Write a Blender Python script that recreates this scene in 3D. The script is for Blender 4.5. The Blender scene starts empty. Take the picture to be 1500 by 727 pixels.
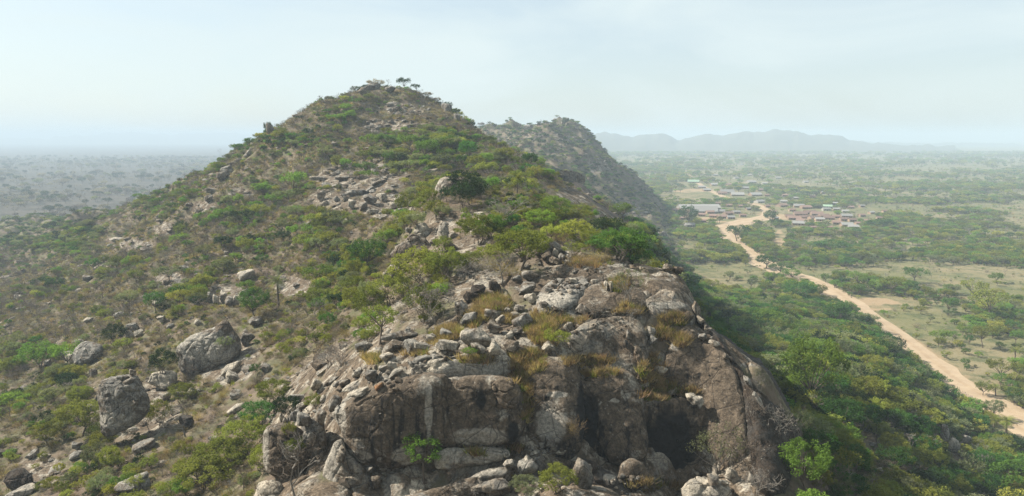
import bpy, bmesh, math, random
import numpy as np
from mathutils import Vector, Matrix
from mathutils.bvhtree import BVHTree

S = bpy.context.scene
COL = S.collection
RNG = np.random.default_rng(7)
random.seed(7)
R = math.radians

# ------------------------------------------------------------------ camera, sky, sun, exposure
F = 1071.0                      # focal length in pixels of the 1500 px wide photograph
PITCH = R(8.65)
CAMZ = 100.0                    # the camera hovers 100 m above the plain
cam = bpy.data.objects.new('camera', bpy.data.cameras.new('camera'))
COL.objects.link(cam)
cam.location = (0, 0, CAMZ)
cam.rotation_euler = (math.pi / 2 - PITCH, 0, 0)
cam.data.sensor_width = 36
cam.data.lens = 36 * F / 1500
cam.data.clip_start = 1
cam.data.clip_end = 60000
S.camera = cam

SUN_EL = R(41)
SUN_AZ = math.atan2(-0.90, 0.22)      # from the left, a little behind the ridge
sun = bpy.data.objects.new('sun', bpy.data.lights.new('sun', 'SUN'))
COL.objects.link(sun)
sun.data.energy = 5.0
sun.data.angle = R(0.53)
sun.data.color = (1.0, 0.95, 0.86)
sd = Vector((math.sin(SUN_AZ) * math.cos(SUN_EL), math.cos(SUN_AZ) * math.cos(SUN_EL), math.sin(SUN_EL)))
sun.rotation_euler = sd.to_track_quat('Z', 'Y').to_euler()

W = bpy.data.worlds.new('World')
S.world = W
W.use_nodes = True
wn, wl = W.node_tree.nodes, W.node_tree.links
wn.clear()
w_out = wn.new('ShaderNodeOutputWorld')
w_bg = wn.new('ShaderNodeBackground')
w_sky = wn.new('ShaderNodeTexSky')
w_sky.sky_type = 'NISHITA'
w_sky.sun_disc = False
w_sky.sun_elevation = SUN_EL
w_sky.sun_rotation = SUN_AZ
w_sky.air_density = 1.0
w_sky.dust_density = 1.2
w_sky.ozone_density = 1.2
w_tc = wn.new('ShaderNodeTexCoord')
w_map = wn.new('ShaderNodeMapping')
w_map.inputs['Scale'].default_value = (1.6, 1.6, 5.0)
w_map.inputs['Location'].default_value = (0.35, 0.2, 0.4)
w_noise = wn.new('ShaderNodeTexNoise')
w_noise.inputs['Scale'].default_value = 1.7
w_noise.inputs['Detail'].default_value = 7
w_noise.inputs['Roughness'].default_value = 0.5
w_noise.inputs['Distortion'].default_value = 0.6
w_rmp = wn.new('ShaderNodeMapRange')
w_rmp.inputs['From Min'].default_value = 0.44
w_rmp.inputs['From Max'].default_value = 0.68
w_rmp.inputs['To Min'].default_value = 0.55
w_rmp.inputs['To Max'].default_value = 0.92
w_mix = wn.new('ShaderNodeMix')
w_mix.data_type = 'RGBA'
w_mix.inputs['B'].default_value = (5.45, 6.2, 6.25, 1)     # thin high cloud veil
wl.new(w_tc.outputs['Generated'], w_map.inputs['Vector'])
wl.new(w_map.outputs['Vector'], w_noise.inputs['Vector'])
wl.new(w_noise.outputs['Fac'], w_rmp.inputs['Value'])
wl.new(w_rmp.outputs['Result'], w_mix.inputs['Factor'])
wl.new(w_sky.outputs['Color'], w_mix.inputs['A'])
wl.new(w_mix.outputs['Result'], w_bg.inputs['Color'])
wl.new(w_bg.outputs['Background'], w_out.inputs['Surface'])
w_bg.inputs['Strength'].default_value = 0.071

S.view_settings.view_transform = 'Standard'
S.view_settings.look = 'None'
S.view_settings.exposure = 1.1
S.view_settings.gamma = 1.0
S.cycles.use_denoising = True
S.cycles.denoising_prefilter = 'NONE'
S.cycles.use_adaptive_sampling = False
S.cycles.max_bounces = 5
S.cycles.diffuse_bounces = 2
S.cycles.glossy_bounces = 1
S.cycles.transmission_bounces = 2
S.cycles.transparent_max_bounces = 4
S.cycles.volume_bounces = 2
HAZE_DENSITY = 0.00026

# ------------------------------------------------------------------ pixels <-> world
CP, SP = math.cos(PITCH), math.sin(PITCH)
def ray(px, py):
    """pixel of the photograph -> (u, t): x = u*Y and z = CAMZ + t*Y at forward distance Y"""
    a = (np.asarray(px, float) - 750) / F
    b = -(np.asarray(py, float) - 363.5) / F
    dy = CP + b * SP
    return a / dy, (-SP + b * CP) / dy
def pt(px, py, Y):
    u, t = ray(px, py)
    return np.stack([u * Y, Y + 0 * u, CAMZ + t * Y], -1)
def proj(P):
    P = np.asarray(P, float)
    x, y, z = P[..., 0], P[..., 1], P[..., 2] - CAMZ
    d = y * CP - z * SP
    v = y * SP + z * CP
    return 750 + F * x / d, 363.5 - F * v / d

# ------------------------------------------------------------------ noise
def _h(ix, iy, iz, s):
    n = (ix * 374761393 + iy * 668265263 + iz * 2147483647 + s * 974634907) & 0xFFFFFFFF
    n = ((n ^ (n >> 13)) * 1274126177) & 0xFFFFFFFF
    n = ((n ^ (n >> 16)) * 2246822519) & 0xFFFFFFFF
    return ((n ^ (n >> 15)) & 0xFFFFFF) / 16777215.0
def n2(x, y, s=0):
    xi, yi = np.floor(x).astype(np.int64), np.floor(y).astype(np.int64)
    fx, fy = x - xi, y - yi
    fx, fy = fx * fx * (3 - 2 * fx), fy * fy * (3 - 2 * fy)
    a = _h(xi, yi, 0, s) * (1 - fx) + _h(xi + 1, yi, 0, s) * fx
    b = _h(xi, yi + 1, 0, s) * (1 - fx) + _h(xi + 1, yi + 1, 0, s) * fx
    return (a * (1 - fy) + b * fy) * 2 - 1
def n3(P, s=0):
    I = np.floor(P).astype(np.int64)
    f = P - I
    f = f * f * (3 - 2 * f)
    x, y, z = I[..., 0], I[..., 1], I[..., 2]
    fx, fy, fz = f[..., 0], f[..., 1], f[..., 2]
    def c(k):
        a = _h(x, y, z + k, s) * (1 - fx) + _h(x + 1, y, z + k, s) * fx
        b = _h(x, y + 1, z + k, s) * (1 - fx) + _h(x + 1, y + 1, z + k, s) * fx
        return a * (1 - fy) + b * fy
    return (c(0) * (1 - fz) + c(1) * fz) * 2 - 1
def worley2(x, y, s):
    """2-D cells: nearest and second nearest distance, a random number per cell and the offset from its centre"""
    xi, yi = np.floor(x).astype(np.int64), np.floor(y).astype(np.int64)
    f1, f2 = np.full(x.shape, 9.0), np.full(x.shape, 9.0)
    cr, ox, oy = np.zeros(x.shape), np.zeros(x.shape), np.zeros(x.shape)
    for a in (-1, 0, 1):
        for b in (-1, 0, 1):
            px, py = xi + a + 0.15 + 0.7 * _h(xi + a, yi + b, 1, s), yi + b + 0.15 + 0.7 * _h(xi + a, yi + b, 2, s)
            d = np.hypot(x - px, y - py)
            n_ = d < f1
            f2 = np.where(n_, f1, np.minimum(f2, d))
            f1 = np.where(n_, d, f1)
            cr = np.where(n_, _h(xi + a, yi + b, 3, s), cr)
            ox, oy = np.where(n_, x - px, ox), np.where(n_, y - py, oy)
    return f1, f2, cr, ox, oy
def worley3(P, s):
    """3-D cells: distance to the joint between the two nearest centres, and a random number per cell"""
    I = np.floor(P).astype(np.int64)
    f1, f2, cr = np.full(len(P), 9.0), np.full(len(P), 9.0), np.zeros(len(P))
    for a in (-1, 0, 1):
        for b in (-1, 0, 1):
            for c in (-1, 0, 1):
                q = I + (a, b, c)
                w = np.stack([q[:, k] + 0.1 + 0.8 * _h(q[:, 0], q[:, 1], q[:, 2] * 7 + k, s) for k in range(3)], -1)
                d = np.linalg.norm(P - w, axis=1)
                n_ = d < f1
                f2 = np.where(n_, f1, np.minimum(f2, d))
                f1 = np.where(n_, d, f1)
                cr = np.where(n_, _h(q[:, 0], q[:, 1], q[:, 2], s + 9), cr)
    return f2 - f1, cr
def fbm2(x, y, s=0, o=4, g=0.5):
    r, a = 0, 1.0
    for k in range(o):
        c, q = math.cos(k * 1.3), math.sin(k * 1.3)
        r = r + a * n2((x * c - y * q) * 2 ** k + 17 * k, (x * q + y * c) * 2 ** k, s + k)
        a *= g
    return r
def fbm3(P, s=0, o=3, g=0.5):
    r, a = 0, 1.0
    for k in range(o):
        r = r + a * n3(P * 2 ** k + 13.7 * k, s + k)
        a *= g
    return r

# ------------------------------------------------------------------ the lie of the land: (pixel column, [(pixel row, forward distance)])
COLUMNS = {
    -250: [(900, 90), (727, 120), (600, 170), (450, 300), (380, 450), (340, 850)],
    0: [(900, 75), (727, 110), (600, 165), (520, 230), (450, 310), (400, 420), (360, 560), (330, 800)],
    150: [(900, 65), (727, 95), (640, 125), (590, 145), (500, 200), (430, 270), (370, 360), (335, 480), (318, 620)],
    240: [(900, 62), (727, 90), (640, 116), (560, 145), (480, 185), (420, 240), (360, 310), (305, 400), (285, 460), (330, 600)],
    300: [(900, 60), (727, 88), (640, 110), (560, 138), (520, 150), (450, 190), (400, 230), (350, 275), (300, 330), (258, 400), (300, 520), (330, 800)],
    345: [(727, 82), (640, 106), (540, 140), (450, 188), (400, 225), (330, 280), (270, 340), (222, 390), (260, 470), (320, 750)],
    390: [(900, 55), (727, 78), (620, 103), (540, 132), (450, 180), (400, 215), (330, 265), (270, 315), (230, 350), (198, 385), (230, 460), (300, 700)],
    430: [(727, 72), (640, 90), (560, 115), (480, 155), (400, 205), (330, 255), (270, 303), (220, 345), (180, 392), (215, 460), (300, 750)],
    470: [(900, 50), (800, 60), (650, 83), (570, 96), (540, 108), (480, 140), (420, 175), (370, 205), (320, 240), (270, 285), (220, 335), (165, 400), (200, 470), (300, 800)],
    510: [(140, 412), (175, 470), (190, 365), (235, 315), (290, 265)],
    560: [(1000, 40), (850, 58), (760, 69), (695, 77), (620, 79), (560, 82), (525, 89), (500, 96), (470, 112), (420, 140), (395, 152), (350, 190), (310, 225), (260, 270), (200, 340), (150, 405), (124, 430), (160, 480), (300, 900)],
    600: [(126, 432), (165, 480), (160, 395), (210, 330), (260, 270), (330, 190), (370, 155), (420, 128)],
    640: [(1000, 45), (900, 55), (760, 70), (690, 77.5), (620, 79), (555, 80), (535, 82), (510, 87), (480, 95), (440, 107), (400, 125), (350, 148), (300, 165), (272, 178), (290, 205), (258, 260), (205, 330), (155, 405), (147, 420), (185, 480), (300, 900)],
    670: [(172, 412), (200, 460), (240, 290)],
    700: [(1000, 45), (800, 62), (740, 71), (668, 78.5), (600, 79.5), (560, 80.5), (535, 83), (490, 91), (440, 102), (400, 118), (350, 140), (310, 160), (290, 180), (300, 210), (255, 270), (222, 330), (196, 390), (225, 450), (300, 700), (192, 980), (230, 1300)],
    760: [(1000, 45), (800, 62), (690, 75), (665, 79.5), (610, 81), (555, 82), (520, 85), (480, 93), (420, 106), (380, 122), (340, 140), (305, 165), (295, 190), (280, 230), (250, 290), (236, 340), (275, 450), (250, 650), (215, 800), (191, 950), (230, 1250)],
    740: [(189, 960)],
    790: [(190, 970), (225, 1200)],
    805: [(181, 980), (225, 1200)],
    820: [(1000, 45), (800, 58), (700, 72), (675, 80), (600, 82), (550, 83.5), (500, 88), (450, 97), (410, 108), (385, 118), (362, 128), (345, 170), (310, 200), (292, 250), (275, 330), (300, 450), (255, 700), (220, 820), (174, 985), (230, 1200)],
    850: [(300, 260), (286, 320), (320, 450), (186, 990), (235, 1200)],
    865: [(203, 985), (240, 1200)],
    880: [(1000, 45), (800, 58), (705, 74), (680, 83), (600, 85), (562, 86), (490, 91), (430, 101), (395, 112), (378, 122), (365, 160), (345, 220), (318, 290), (308, 325), (350, 420), (300, 600), (275, 760), (220, 975), (255, 1200)],
    910: [(246, 950), (265, 1200), (325, 320), (355, 400)],
    940: [(1000, 45), (800, 58), (725, 73), (700, 82.5), (620, 85), (580, 86.3), (550, 87.5), (480, 92), (430, 102), (388, 112), (400, 122), (410, 160), (385, 220), (352, 290), (342, 330), (365, 430), (345, 600), (271, 930), (300, 1200)],
    1000: [(1000, 45), (800, 58), (735, 72), (712, 84), (620, 86), (585, 88), (500, 91), (450, 99), (415, 107), (400, 110), (450, 118), (520, 140), (530, 200), (500, 300), (430, 430), (390, 560), (340, 900)],
    1060: [(1000, 45), (850, 58), (760, 68), (710, 79), (650, 83), (590, 86), (530, 89), (487, 93), (530, 100), (590, 120), (590, 150), (545, 210), (480, 320), (420, 500)],
    1120: [(1000, 45), (850, 58), (760, 68), (690, 78), (620, 84), (565, 87), (528, 90), (590, 98), (640, 115), (600, 150), (550, 210), (500, 290), (445, 430)],
    1165: [(1000, 45), (850, 60), (760, 72), (700, 80), (640, 86), (612, 89), (670, 100), (655, 115), (590, 150), (540, 220), (490, 310), (445, 430)],
    1250: [(1000, 50), (850, 70), (727, 92), (680, 110), (630, 140), (575, 190), (520, 270), (460, 400)],
    1350: [(1000, 60), (850, 90), (727, 125), (680, 150), (625, 200), (590, 245), (555, 300)],
    1500: [(900, 90), (800, 120), (727, 165), (665, 225), (640, 270)],
    1750: [(900, 100), (800, 150), (720, 200), (680, 260)],
}
KU = 2.5
_c, _v = [], []
for px_, rows_ in COLUMNS.items():
    for py_, Y_ in rows_:
        u_, t_ = ray(px_, py_)
        _c.append((float(u_) * KU, math.log(Y_)))
        _v.append(float(t_))
for u_ in (-1.3, -0.8, -0.35, 0.3, 0.55, 0.8, 1.3):             # well under the plain, far out
    for Y_ in ((1500, 4000, 16000) if abs(u_) < 0.5 else (900, 1500, 4000, 16000)):
        _c.append((u_ * KU, math.log(Y_)))
        _v.append(-135.0 / Y_)
for u_ in (-0.1, 0.0, 0.1):
    for Y_ in (1900, 5000, 16000):
        _c.append((u_ * KU, math.log(Y_)))
        _v.append(-135.0 / Y_)
_c, _v = np.array(_c), np.array(_v)
RB = 0.06
def _phi(d2):
    return np.sqrt(d2 + RB * RB)
_A = _phi(((_c[:, None] - _c[None]) ** 2).sum(-1))
_A[np.diag_indices(len(_c))] -= 0.012                            # a little smoothing
_n = len(_c)
_M = np.zeros((_n + 1, _n + 1))
_M[:_n, :_n] = _A
_M[_n, :_n] = _M[:_n, _n] = 1
_w = np.linalg.solve(_M, np.append(_v, 0))
def base_t(u, L):
    out = np.full(u.shape, _w[-1])
    for (cx, cy), w in zip(_c, _w):
        out += w * np.sqrt((u * KU - cx) ** 2 + (L - cy) ** 2 + RB * RB)
    return out

ROWS = np.concatenate([np.geomspace(16, 55, 36, endpoint=False), np.linspace(55, 70, 50, endpoint=False), np.linspace(70, 112, 330, endpoint=False), np.linspace(112, 135, 70, endpoint=False), np.geomspace(135, 480, 300, endpoint=False),
                       np.geomspace(480, 1400, 130, endpoint=False), np.geomspace(1400, 16000, 70)])
COLSU = np.concatenate([np.linspace(-1.25, -0.75, 40, endpoint=False), np.linspace(-0.75, -0.37, 120, endpoint=False), np.linspace(-0.37, 0.42, 430, endpoint=False), np.linspace(0.42, 0.75, 100, endpoint=False), np.linspace(0.75, 1.25, 41)])
GU, GY = np.meshgrid(COLSU, ROWS)
GX = GU * GY
# the base surface is smooth, so it is solved on a coarser grid and interpolated
_ru = np.linspace(-1.25, 1.25, 330)
_rl = np.linspace(math.log(16), math.log(16000), 420)
_bt = base_t(*np.meshgrid(_ru, _rl))
def bil(grid, us, rs, u, r):
    i = np.clip(np.searchsorted(us, u) - 1, 0, len(us) - 2)
    j = np.clip(np.searchsorted(rs, r) - 1, 0, len(rs) - 2)
    fu = np.clip((u - us[i]) / (us[i + 1] - us[i]), 0, 1)
    fr = np.clip((r - rs[j]) / (rs[j + 1] - rs[j]), 0, 1)
    return (grid[j, i] * (1 - fu) + grid[j, i + 1] * fu) * (1 - fr) + (grid[j + 1, i] * (1 - fu) + grid[j + 1, i + 1] * fu) * fr
ZB = CAMZ + bil(_bt, _ru, _rl, GU, np.log(GY)) * GY
def smax(a, b, k):
    return (a + b + np.sqrt((a - b) ** 2 + k * k)) / 2
hill = np.clip((ZB - 3) / 12, 0, 1)                              # 1 on the hills, 0 on the plain
near = np.clip((128 - GY) / 10, 0, 1) * np.clip((GU + 0.38) / 0.06, 0, 1) * np.clip((0.42 - GU) / 0.05, 0, 1)
NZ = 2.6 * fbm2(GX / 34, GY / 34, 3, 3) + 0.9 * fbm2(GX / 9, GY / 9, 11, 3)
NZ = NZ * (1 - 0.85 * near) * np.clip(GY / 220, 0.45, 3.0)
NZ += near * (0.35 * fbm2(GX / 5, GY / 5, 21, 4, 0.55))
# jointed bedrock: tilted blocks of granite with open cracks between them, then benches
jx, jy = GX + 1.2 * fbm2(GX / 6, GY / 6, 101, 2), GY + 1.2 * fbm2(GX / 6, GY / 6, 105, 2)
jn = np.where((near > 0) & (GY > 55))
for cell, amp in ((6.0, 0.38), (2.1, 0.07)):
    f1, f2, cr, ox, oy = worley2(jx[jn] / cell, jy[jn] / cell * 1.25, int(cell * 10))
    blk = amp * ((cr - 0.5) * 1.3 + ox * (np.sin(cr * 40) * 0.8) + oy * (np.cos(cr * 57) * 0.8 + 0.3)) - amp * 1.25 * np.exp(-((f2 - f1) / 0.075) ** 2)
    NZ[jn] += near[jn] * blk
NZ += np.clip((GY - 600) / 300, 0, 1) * 3.6 * fbm2(GX / 45, GY / 45, 31, 4, 0.6)
PLAIN = 0.35 * fbm2(GX / 160, GY / 160, 5, 2)
Z = smax(ZB + NZ * hill, PLAIN, 3.0) - 0.0
HZS = np.maximum.accumulate((smax(ZB, PLAIN, 3.0) - CAMZ) / GY, 0)      # the same without the small relief
HZ = np.maximum.accumulate((Z - CAMZ) / GY, 0)                   # running skyline of every column
def ground(x, y):
    x, y = np.asarray(x, float), np.asarray(y, float)
    return bil(Z, COLSU, ROWS, x / y, y)
def hit(px, py, far=9000.0, HZ=HZ):
    """forward distance at which the view ray meets the land"""
    u, t = ray(px, py)
    u, t = np.atleast_1d(u), np.atleast_1d(t)
    i = np.clip(np.searchsorted(COLSU, u) - 1, 0, len(COLSU) - 2)
    f = (u - COLSU[i]) / (COLSU[i + 1] - COLSU[i])
    h = HZ[:, i] * (1 - f) + HZ[:, i + 1] * f
    ok = h >= t[None]
    j = np.argmax(ok, 0)
    j = np.where(ok.any(0), np.maximum(j, 1), 0)
    h0, h1 = h[j - 1, np.arange(len(u))], h[j, np.arange(len(u))]
    g = np.clip((t - h0) / np.maximum(h1 - h0, 1e-9), 0, 1)
    Y = ROWS[j - 1] + (ROWS[j] - ROWS[j - 1]) * g
    return np.where(j > 0, np.minimum(Y, far), far)
def in_view(x, y, ztop):
    """how far, as a tangent, the top of something shows above the skyline in front of it"""
    u = x / y
    return (ztop - CAMZ) / y - bil(HZ, COLSU, ROWS, u, y * 0.985)

# ------------------------------------------------------------------ mesh and object helpers
def mesh_np(name, V, Fc, mats=(), smooth=True, mi=None):
    me = bpy.data.meshes.new(name)
    V = np.ascontiguousarray(V, dtype=np.float32)
    Fc = np.ascontiguousarray(Fc, dtype=np.int32)
    k = Fc.shape[1]
    me.vertices.add(len(V))
    me.vertices.foreach_set('co', V.ravel())
    me.loops.add(Fc.size)
    me.loops.foreach_set('vertex_index', Fc.ravel())
    me.polygons.add(len(Fc))
    me.polygons.foreach_set('loop_start', np.arange(0, Fc.size, k, dtype=np.int32))
    for m in mats:
        me.materials.append(m)
    if mi is not None:
        me.polygons.foreach_set('material_index', np.ascontiguousarray(mi, dtype=np.int32))
    me.polygons.foreach_set('use_smooth', np.full(len(Fc), smooth, dtype=bool))
    me.update(calc_edges=True)
    return me
def attr(me, name, vals):
    a = me.attributes.new(name, 'FLOAT', 'POINT')
    a.data.foreach_set('value', np.ascontiguousarray(vals, dtype=np.float32).ravel())
def grid_faces(nr, nc, wrap=False):
    r = np.arange(nr - 1)[:, None]
    c = np.arange(nc if wrap else nc - 1)[None]
    c1 = (c + 1) % nc
    return np.stack([r * nc + c, r * nc + c1, (r + 1) * nc + c1, (r + 1) * nc + c], -1).reshape(-1, 4)
def obj(name, me, parent=None):
    o = bpy.data.objects.new(name, me)
    COL.objects.link(o)
    if parent is not None:
        o.parent = parent
    return o
def tag(o, label=None, cat=None, group=None, kind=None):
    if label: o['label'] = label
    if cat: o['category'] = cat
    if group: o['group'] = group
    if kind: o['kind'] = kind
    return o

# ------------------------------------------------------------------ materials
class G:
    """a tiny node-graph writer"""
    def __init__(self, name):
        self.m = bpy.data.materials.new(name)
        self.m.use_nodes = True
        self.t = self.m.node_tree
        self.t.nodes.clear()
        self.out = self.t.nodes.new('ShaderNodeOutputMaterial')
        self.pos = self.t.nodes.new('ShaderNodeNewGeometry')
    def n(self, kind, **kw):
        x = self.t.nodes.new('ShaderNode' + kind)
        for k, v in kw.items():
            setattr(x, k, v)
        return x
    def put(self, sock, v):
        if hasattr(v, 'is_linked'):
            self.t.links.new(v, sock)
        elif isinstance(v, tuple) and len(v) == 3 and sock.type == 'RGBA':
            sock.default_value = (*v, 1)
        else:
            sock.default_value = v
    def noise(self, scale, detail=4, rough=0.55, vec=None, dist=0.0):
        x = self.n('TexNoise')
        x.inputs['Scale'].default_value = scale
        x.inputs['Detail'].default_value = detail
        x.inputs['Roughness'].default_value = rough
        x.inputs['Distortion'].default_value = dist
        self.put(x.inputs['Vector'], vec if vec is not None else self.pos.outputs['Position'])
        return x.outputs['Fac']
    def voro(self, scale, feature='F1', vec=None):
        x = self.n('TexVoronoi', feature=feature)
        x.inputs['Scale'].default_value = scale
        self.put(x.inputs['Vector'], vec if vec is not None else self.pos.outputs['Position'])
        return x.outputs['Distance']
    def scaled(self, s, vec=None):
        x = self.n('Mapping')
        x.inputs['Scale'].default_value = s
        self.put(x.inputs['Vector'], vec if vec is not None else self.pos.outputs['Position'])
        return x.outputs['Vector']
    def mr(self, v, a, b, c=0.0, d=1.0):
        x = self.n('MapRange', interpolation_type='SMOOTHSTEP')
        self.put(x.inputs['Value'], v)
        for k, q in zip(('From Min', 'From Max', 'To Min', 'To Max'), (a, b, c, d)):
            x.inputs[k].default_value = q
        return x.outputs['Result']
    def math(self, op, a, b=0.0):
        x = self.n('Math', operation=op)
        self.put(x.inputs[0], a)
        self.put(x.inputs[1], b)
        return x.outputs[0]
    def mix(self, f, a, b, blend='MIX'):
        x = self.n('Mix', data_type='RGBA', blend_type=blend)
        self.put(x.inputs['Factor'], f)
        self.put(x.inputs['A'], a)
        self.put(x.inputs['B'], b)
        return x.outputs['Result']
    def at(self, name):
        return self.n('Attribute', attribute_name=name).outputs['Fac']
    def rnd(self):
        return self.n('ObjectInfo').outputs['Random']
    def hsv(self, c, h=0.5, s=1.0, v=1.0):
        x = self.n('HueSaturation')
        self.put(x.inputs['Color'], c)
        self.put(x.inputs['Hue'], h)
        self.put(x.inputs['Saturation'], s)
        self.put(x.inputs['Value'], v)
        return x.outputs['Color']
    def bump(self, h, strength, dist):
        x = self.n('Bump')
        x.inputs['Strength'].default_value = strength
        x.inputs['Distance'].default_value = dist
        self.put(x.inputs['Height'], h)
        return x.outputs['Normal']
    def principled(self, color, rough=0.9, normal=None, spec=0.2, **kw):
        x = self.n('BsdfPrincipled')
        self.put(x.inputs['Base Color'], color)
        self.put(x.inputs['Roughness'], rough)
        x.inputs['Specular IOR Level'].default_value = spec
        for k, v in kw.items():
            self.put(x.inputs[k], v)
        if normal is not None:
            self.t.links.new(normal, x.inputs['Normal'])
        return x.outputs['BSDF']
    def done(self, shader):
        self.t.links.new(shader, self.out.inputs['Surface'])
        return self.m

def rock_color(g, stain, pale, grey, brown, dark, streak, orange=0.0):
    """cream to grey granite under brown lichen stains, dark water streaks on steep sides, small lichen spots"""
    a = g.noise(0.55, 8, 0.68, dist=0.4)
    c = g.mix(g.mr(a, 0.40, 0.62), pale, grey)
    m = g.math('ADD', g.noise(0.30, 9, 0.72, dist=0.9), g.math('ADD', g.math('MULTIPLY', g.at('stain'), 0.11), stain))
    c = g.mix(g.mr(m, 0.46, 0.57), c, g.mix(g.mr(g.noise(0.9, 7, 0.7), 0.35, 0.65), brown, tuple(2.0 * v for v in brown)))
    if orange:
        c = g.mix(g.math('MULTIPLY', g.mr(g.noise(0.33, 4, 0.5), 0.5, 0.62), orange), c, (0.27, 0.125, 0.05))
    vs = g.scaled((1.25, 1.25, 0.09))
    st = g.mr(g.noise(0.75, 6, 0.65, vec=vs, dist=0.25), 0.50, 0.64)
    nz = g.n('SeparateXYZ')
    g.t.links.new(g.pos.outputs['Normal'], nz.inputs[0])
    steep = g.mr(nz.outputs['Z'], 0.66, 0.30)
    c = g.mix(g.math('MULTIPLY', g.math('MULTIPLY', st, steep), streak), c, dark)
    bl = g.math('MULTIPLY', g.at('pale_mark'), g.mr(g.noise(0.5, 7, 0.7), 0.30, 0.52))
    c = g.mix(g.math('MULTIPLY', g.mr(bl, 0.1, 0.7), 0.9), c, g.mix(a, (0.42, 0.375, 0.305), (0.22, 0.195, 0.16)))
    c = g.mix(1.0, c, g.mr(g.noise(3.2, 8, 0.78), 0.32, 0.70, 0.48, 1.45), 'MULTIPLY')
    lich = g.mr(g.voro(1.3, vec=g.scaled((1, 1, 1))), 0.15, 0.08)
    c = g.mix(g.math('MULTIPLY', lich, 0.4), c, (0.36, 0.33, 0.27))
    c = g.mix(g.mr(g.at('painted_shade'), 0.1, 0.9), c, dark)  # painted shade: recesses and gullies darkened in the rock colour itself
    crk = g.mr(g.voro(0.30, 'DISTANCE_TO_EDGE', vec=g.scaled((1, 1, 0.6))), 0.0, 0.030)
    c = g.mix(g.mr(crk, 0.5, 0.0, 0, 0.6), c, dark)
    h = g.math('ADD', g.noise(0.9, 10, 0.70), g.math('MULTIPLY', crk, 0.10))
    return c, h
ROCK = dict(pale=(0.315, 0.275, 0.215), grey=(0.165, 0.15, 0.128), brown=(0.073, 0.055, 0.038), dark=(0.020, 0.018, 0.016))
def granite(name, stain=0.0, streak=0.6, orange=0.0, **kw):
    g = G(name)
    c, h = rock_color(g, stain, streak=streak, orange=orange, **{**ROCK, **kw})
    return g.done(g.principled(c, 0.88, g.bump(h, 1.0, 0.7), 0.18))

M = {}
M['pale'] = granite('pale_granite', -0.08, streak=0.35, pale=(0.40, 0.345, 0.265), grey=(0.23, 0.205, 0.17))
M['grey'] = granite('grey_granite', -0.02, pale=(0.27, 0.245, 0.205), grey=(0.15, 0.138, 0.12))
M['tan'] = granite('tan_granite', 0.0, pale=(0.285, 0.235, 0.175))
M['brown'] = granite('brown_stained_granite', 0.085, streak=0.9)
M['dark'] = granite('dark_and_shade_granite', 0.02, pale=(0.075, 0.064, 0.052), grey=(0.038, 0.033, 0.028), brown=(0.032, 0.023, 0.016), streak=0.8)  # dark rocks, deepened to put the right flank's shade into the colour
M['rust'] = granite('rust_stained_granite', 0.0, pale=(0.21, 0.155, 0.10), grey=(0.12, 0.098, 0.075), orange=0.9)

# soil, litter, bare rock and road dust on the one ground sheet
g = G('ground_soil')
big = g.noise(0.045, 5, 0.6)
soil = g.mix(g.mr(big, 0.36, 0.64), (0.128, 0.094, 0.068), (0.160, 0.128, 0.086))
soil = g.mix(g.mr(g.noise(0.5, 6, 0.7), 0.40, 0.70), soil, (0.066, 0.053, 0.037))
soil = g.mix(g.math('MULTIPLY', g.mr(g.noise(0.16, 6, 0.65), 0.46, 0.60), 0.6), soil, (0.085, 0.092, 0.042))
plain = g.mix(g.mr(g.noise(0.012, 7, 0.62), 0.36, 0.60), (0.200, 0.162, 0.090), (0.125, 0.122, 0.050))
plain = g.mix(g.math('MULTIPLY', g.mr(g.noise(0.06, 8, 0.72), 0.46, 0.60), 0.8), plain, (0.055, 0.070, 0.026))
plain = g.mix(g.math('MULTIPLY', g.mr(g.noise(0.35, 6, 0.7), 0.48, 0.66), 0.5), plain, (0.20, 0.165, 0.10))
c = g.mix(g.at('plain'), soil, plain)
c = g.mix(g.math('MULTIPLY', g.at('drywood'), 0.9), c, g.mix(g.mr(g.noise(0.02, 8, 0.7), 0.38, 0.62), (0.026, 0.027, 0.024), (0.070, 0.060, 0.048)))
c = g.mix(g.mr(g.math('ADD', g.at('dirt'), g.math('MULTIPLY', g.noise(0.3, 5, 0.6), 0.5)), 0.55, 0.85), c, g.mix(g.noise(0.2, 6, 0.6), (0.25, 0.175, 0.10), (0.30, 0.22, 0.135)))
rk, rh_ = rock_color(g, 0.045, streak=0.5, **ROCK)
c = g.mix(g.mr(g.math('ADD', g.at('rock'), g.math('MULTIPLY', g.noise(0.22, 6, 0.6), 0.6)), 0.68, 0.86), c, rk)
h = g.math('ADD', g.noise(0.7, 8, 0.68), g.math('MULTIPLY', g.noise(4.0, 4, 0.6), 0.25))
M['ground'] = g.done(g.principled(c, 0.95, g.bump(h, 0.8, 0.5), 0.1))

g = G('road_dirt')
c = g.mix(g.mr(g.noise(0.15, 7, 0.65), 0.36, 0.64), (0.35, 0.258, 0.165), (0.28, 0.20, 0.125))
tr = g.mr(g.math('ABSOLUTE', g.math('SUBTRACT', g.math('ABSOLUTE', g.at('across')), 0.42)), 0.06, 0.20)
c = g.mix(g.math('MULTIPLY', tr, 0.30), c, (0.40, 0.315, 0.22))
c = g.mix(g.math('MULTIPLY', g.mr(g.noise(0.9, 5, 0.7), 0.55, 0.7), 0.5), c, (0.21, 0.14, 0.08))
M['road'] = g.done(g.principled(c, 0.95, g.bump(g.noise(1.2, 6, 0.6), 0.6, 0.2), 0.1))

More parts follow.
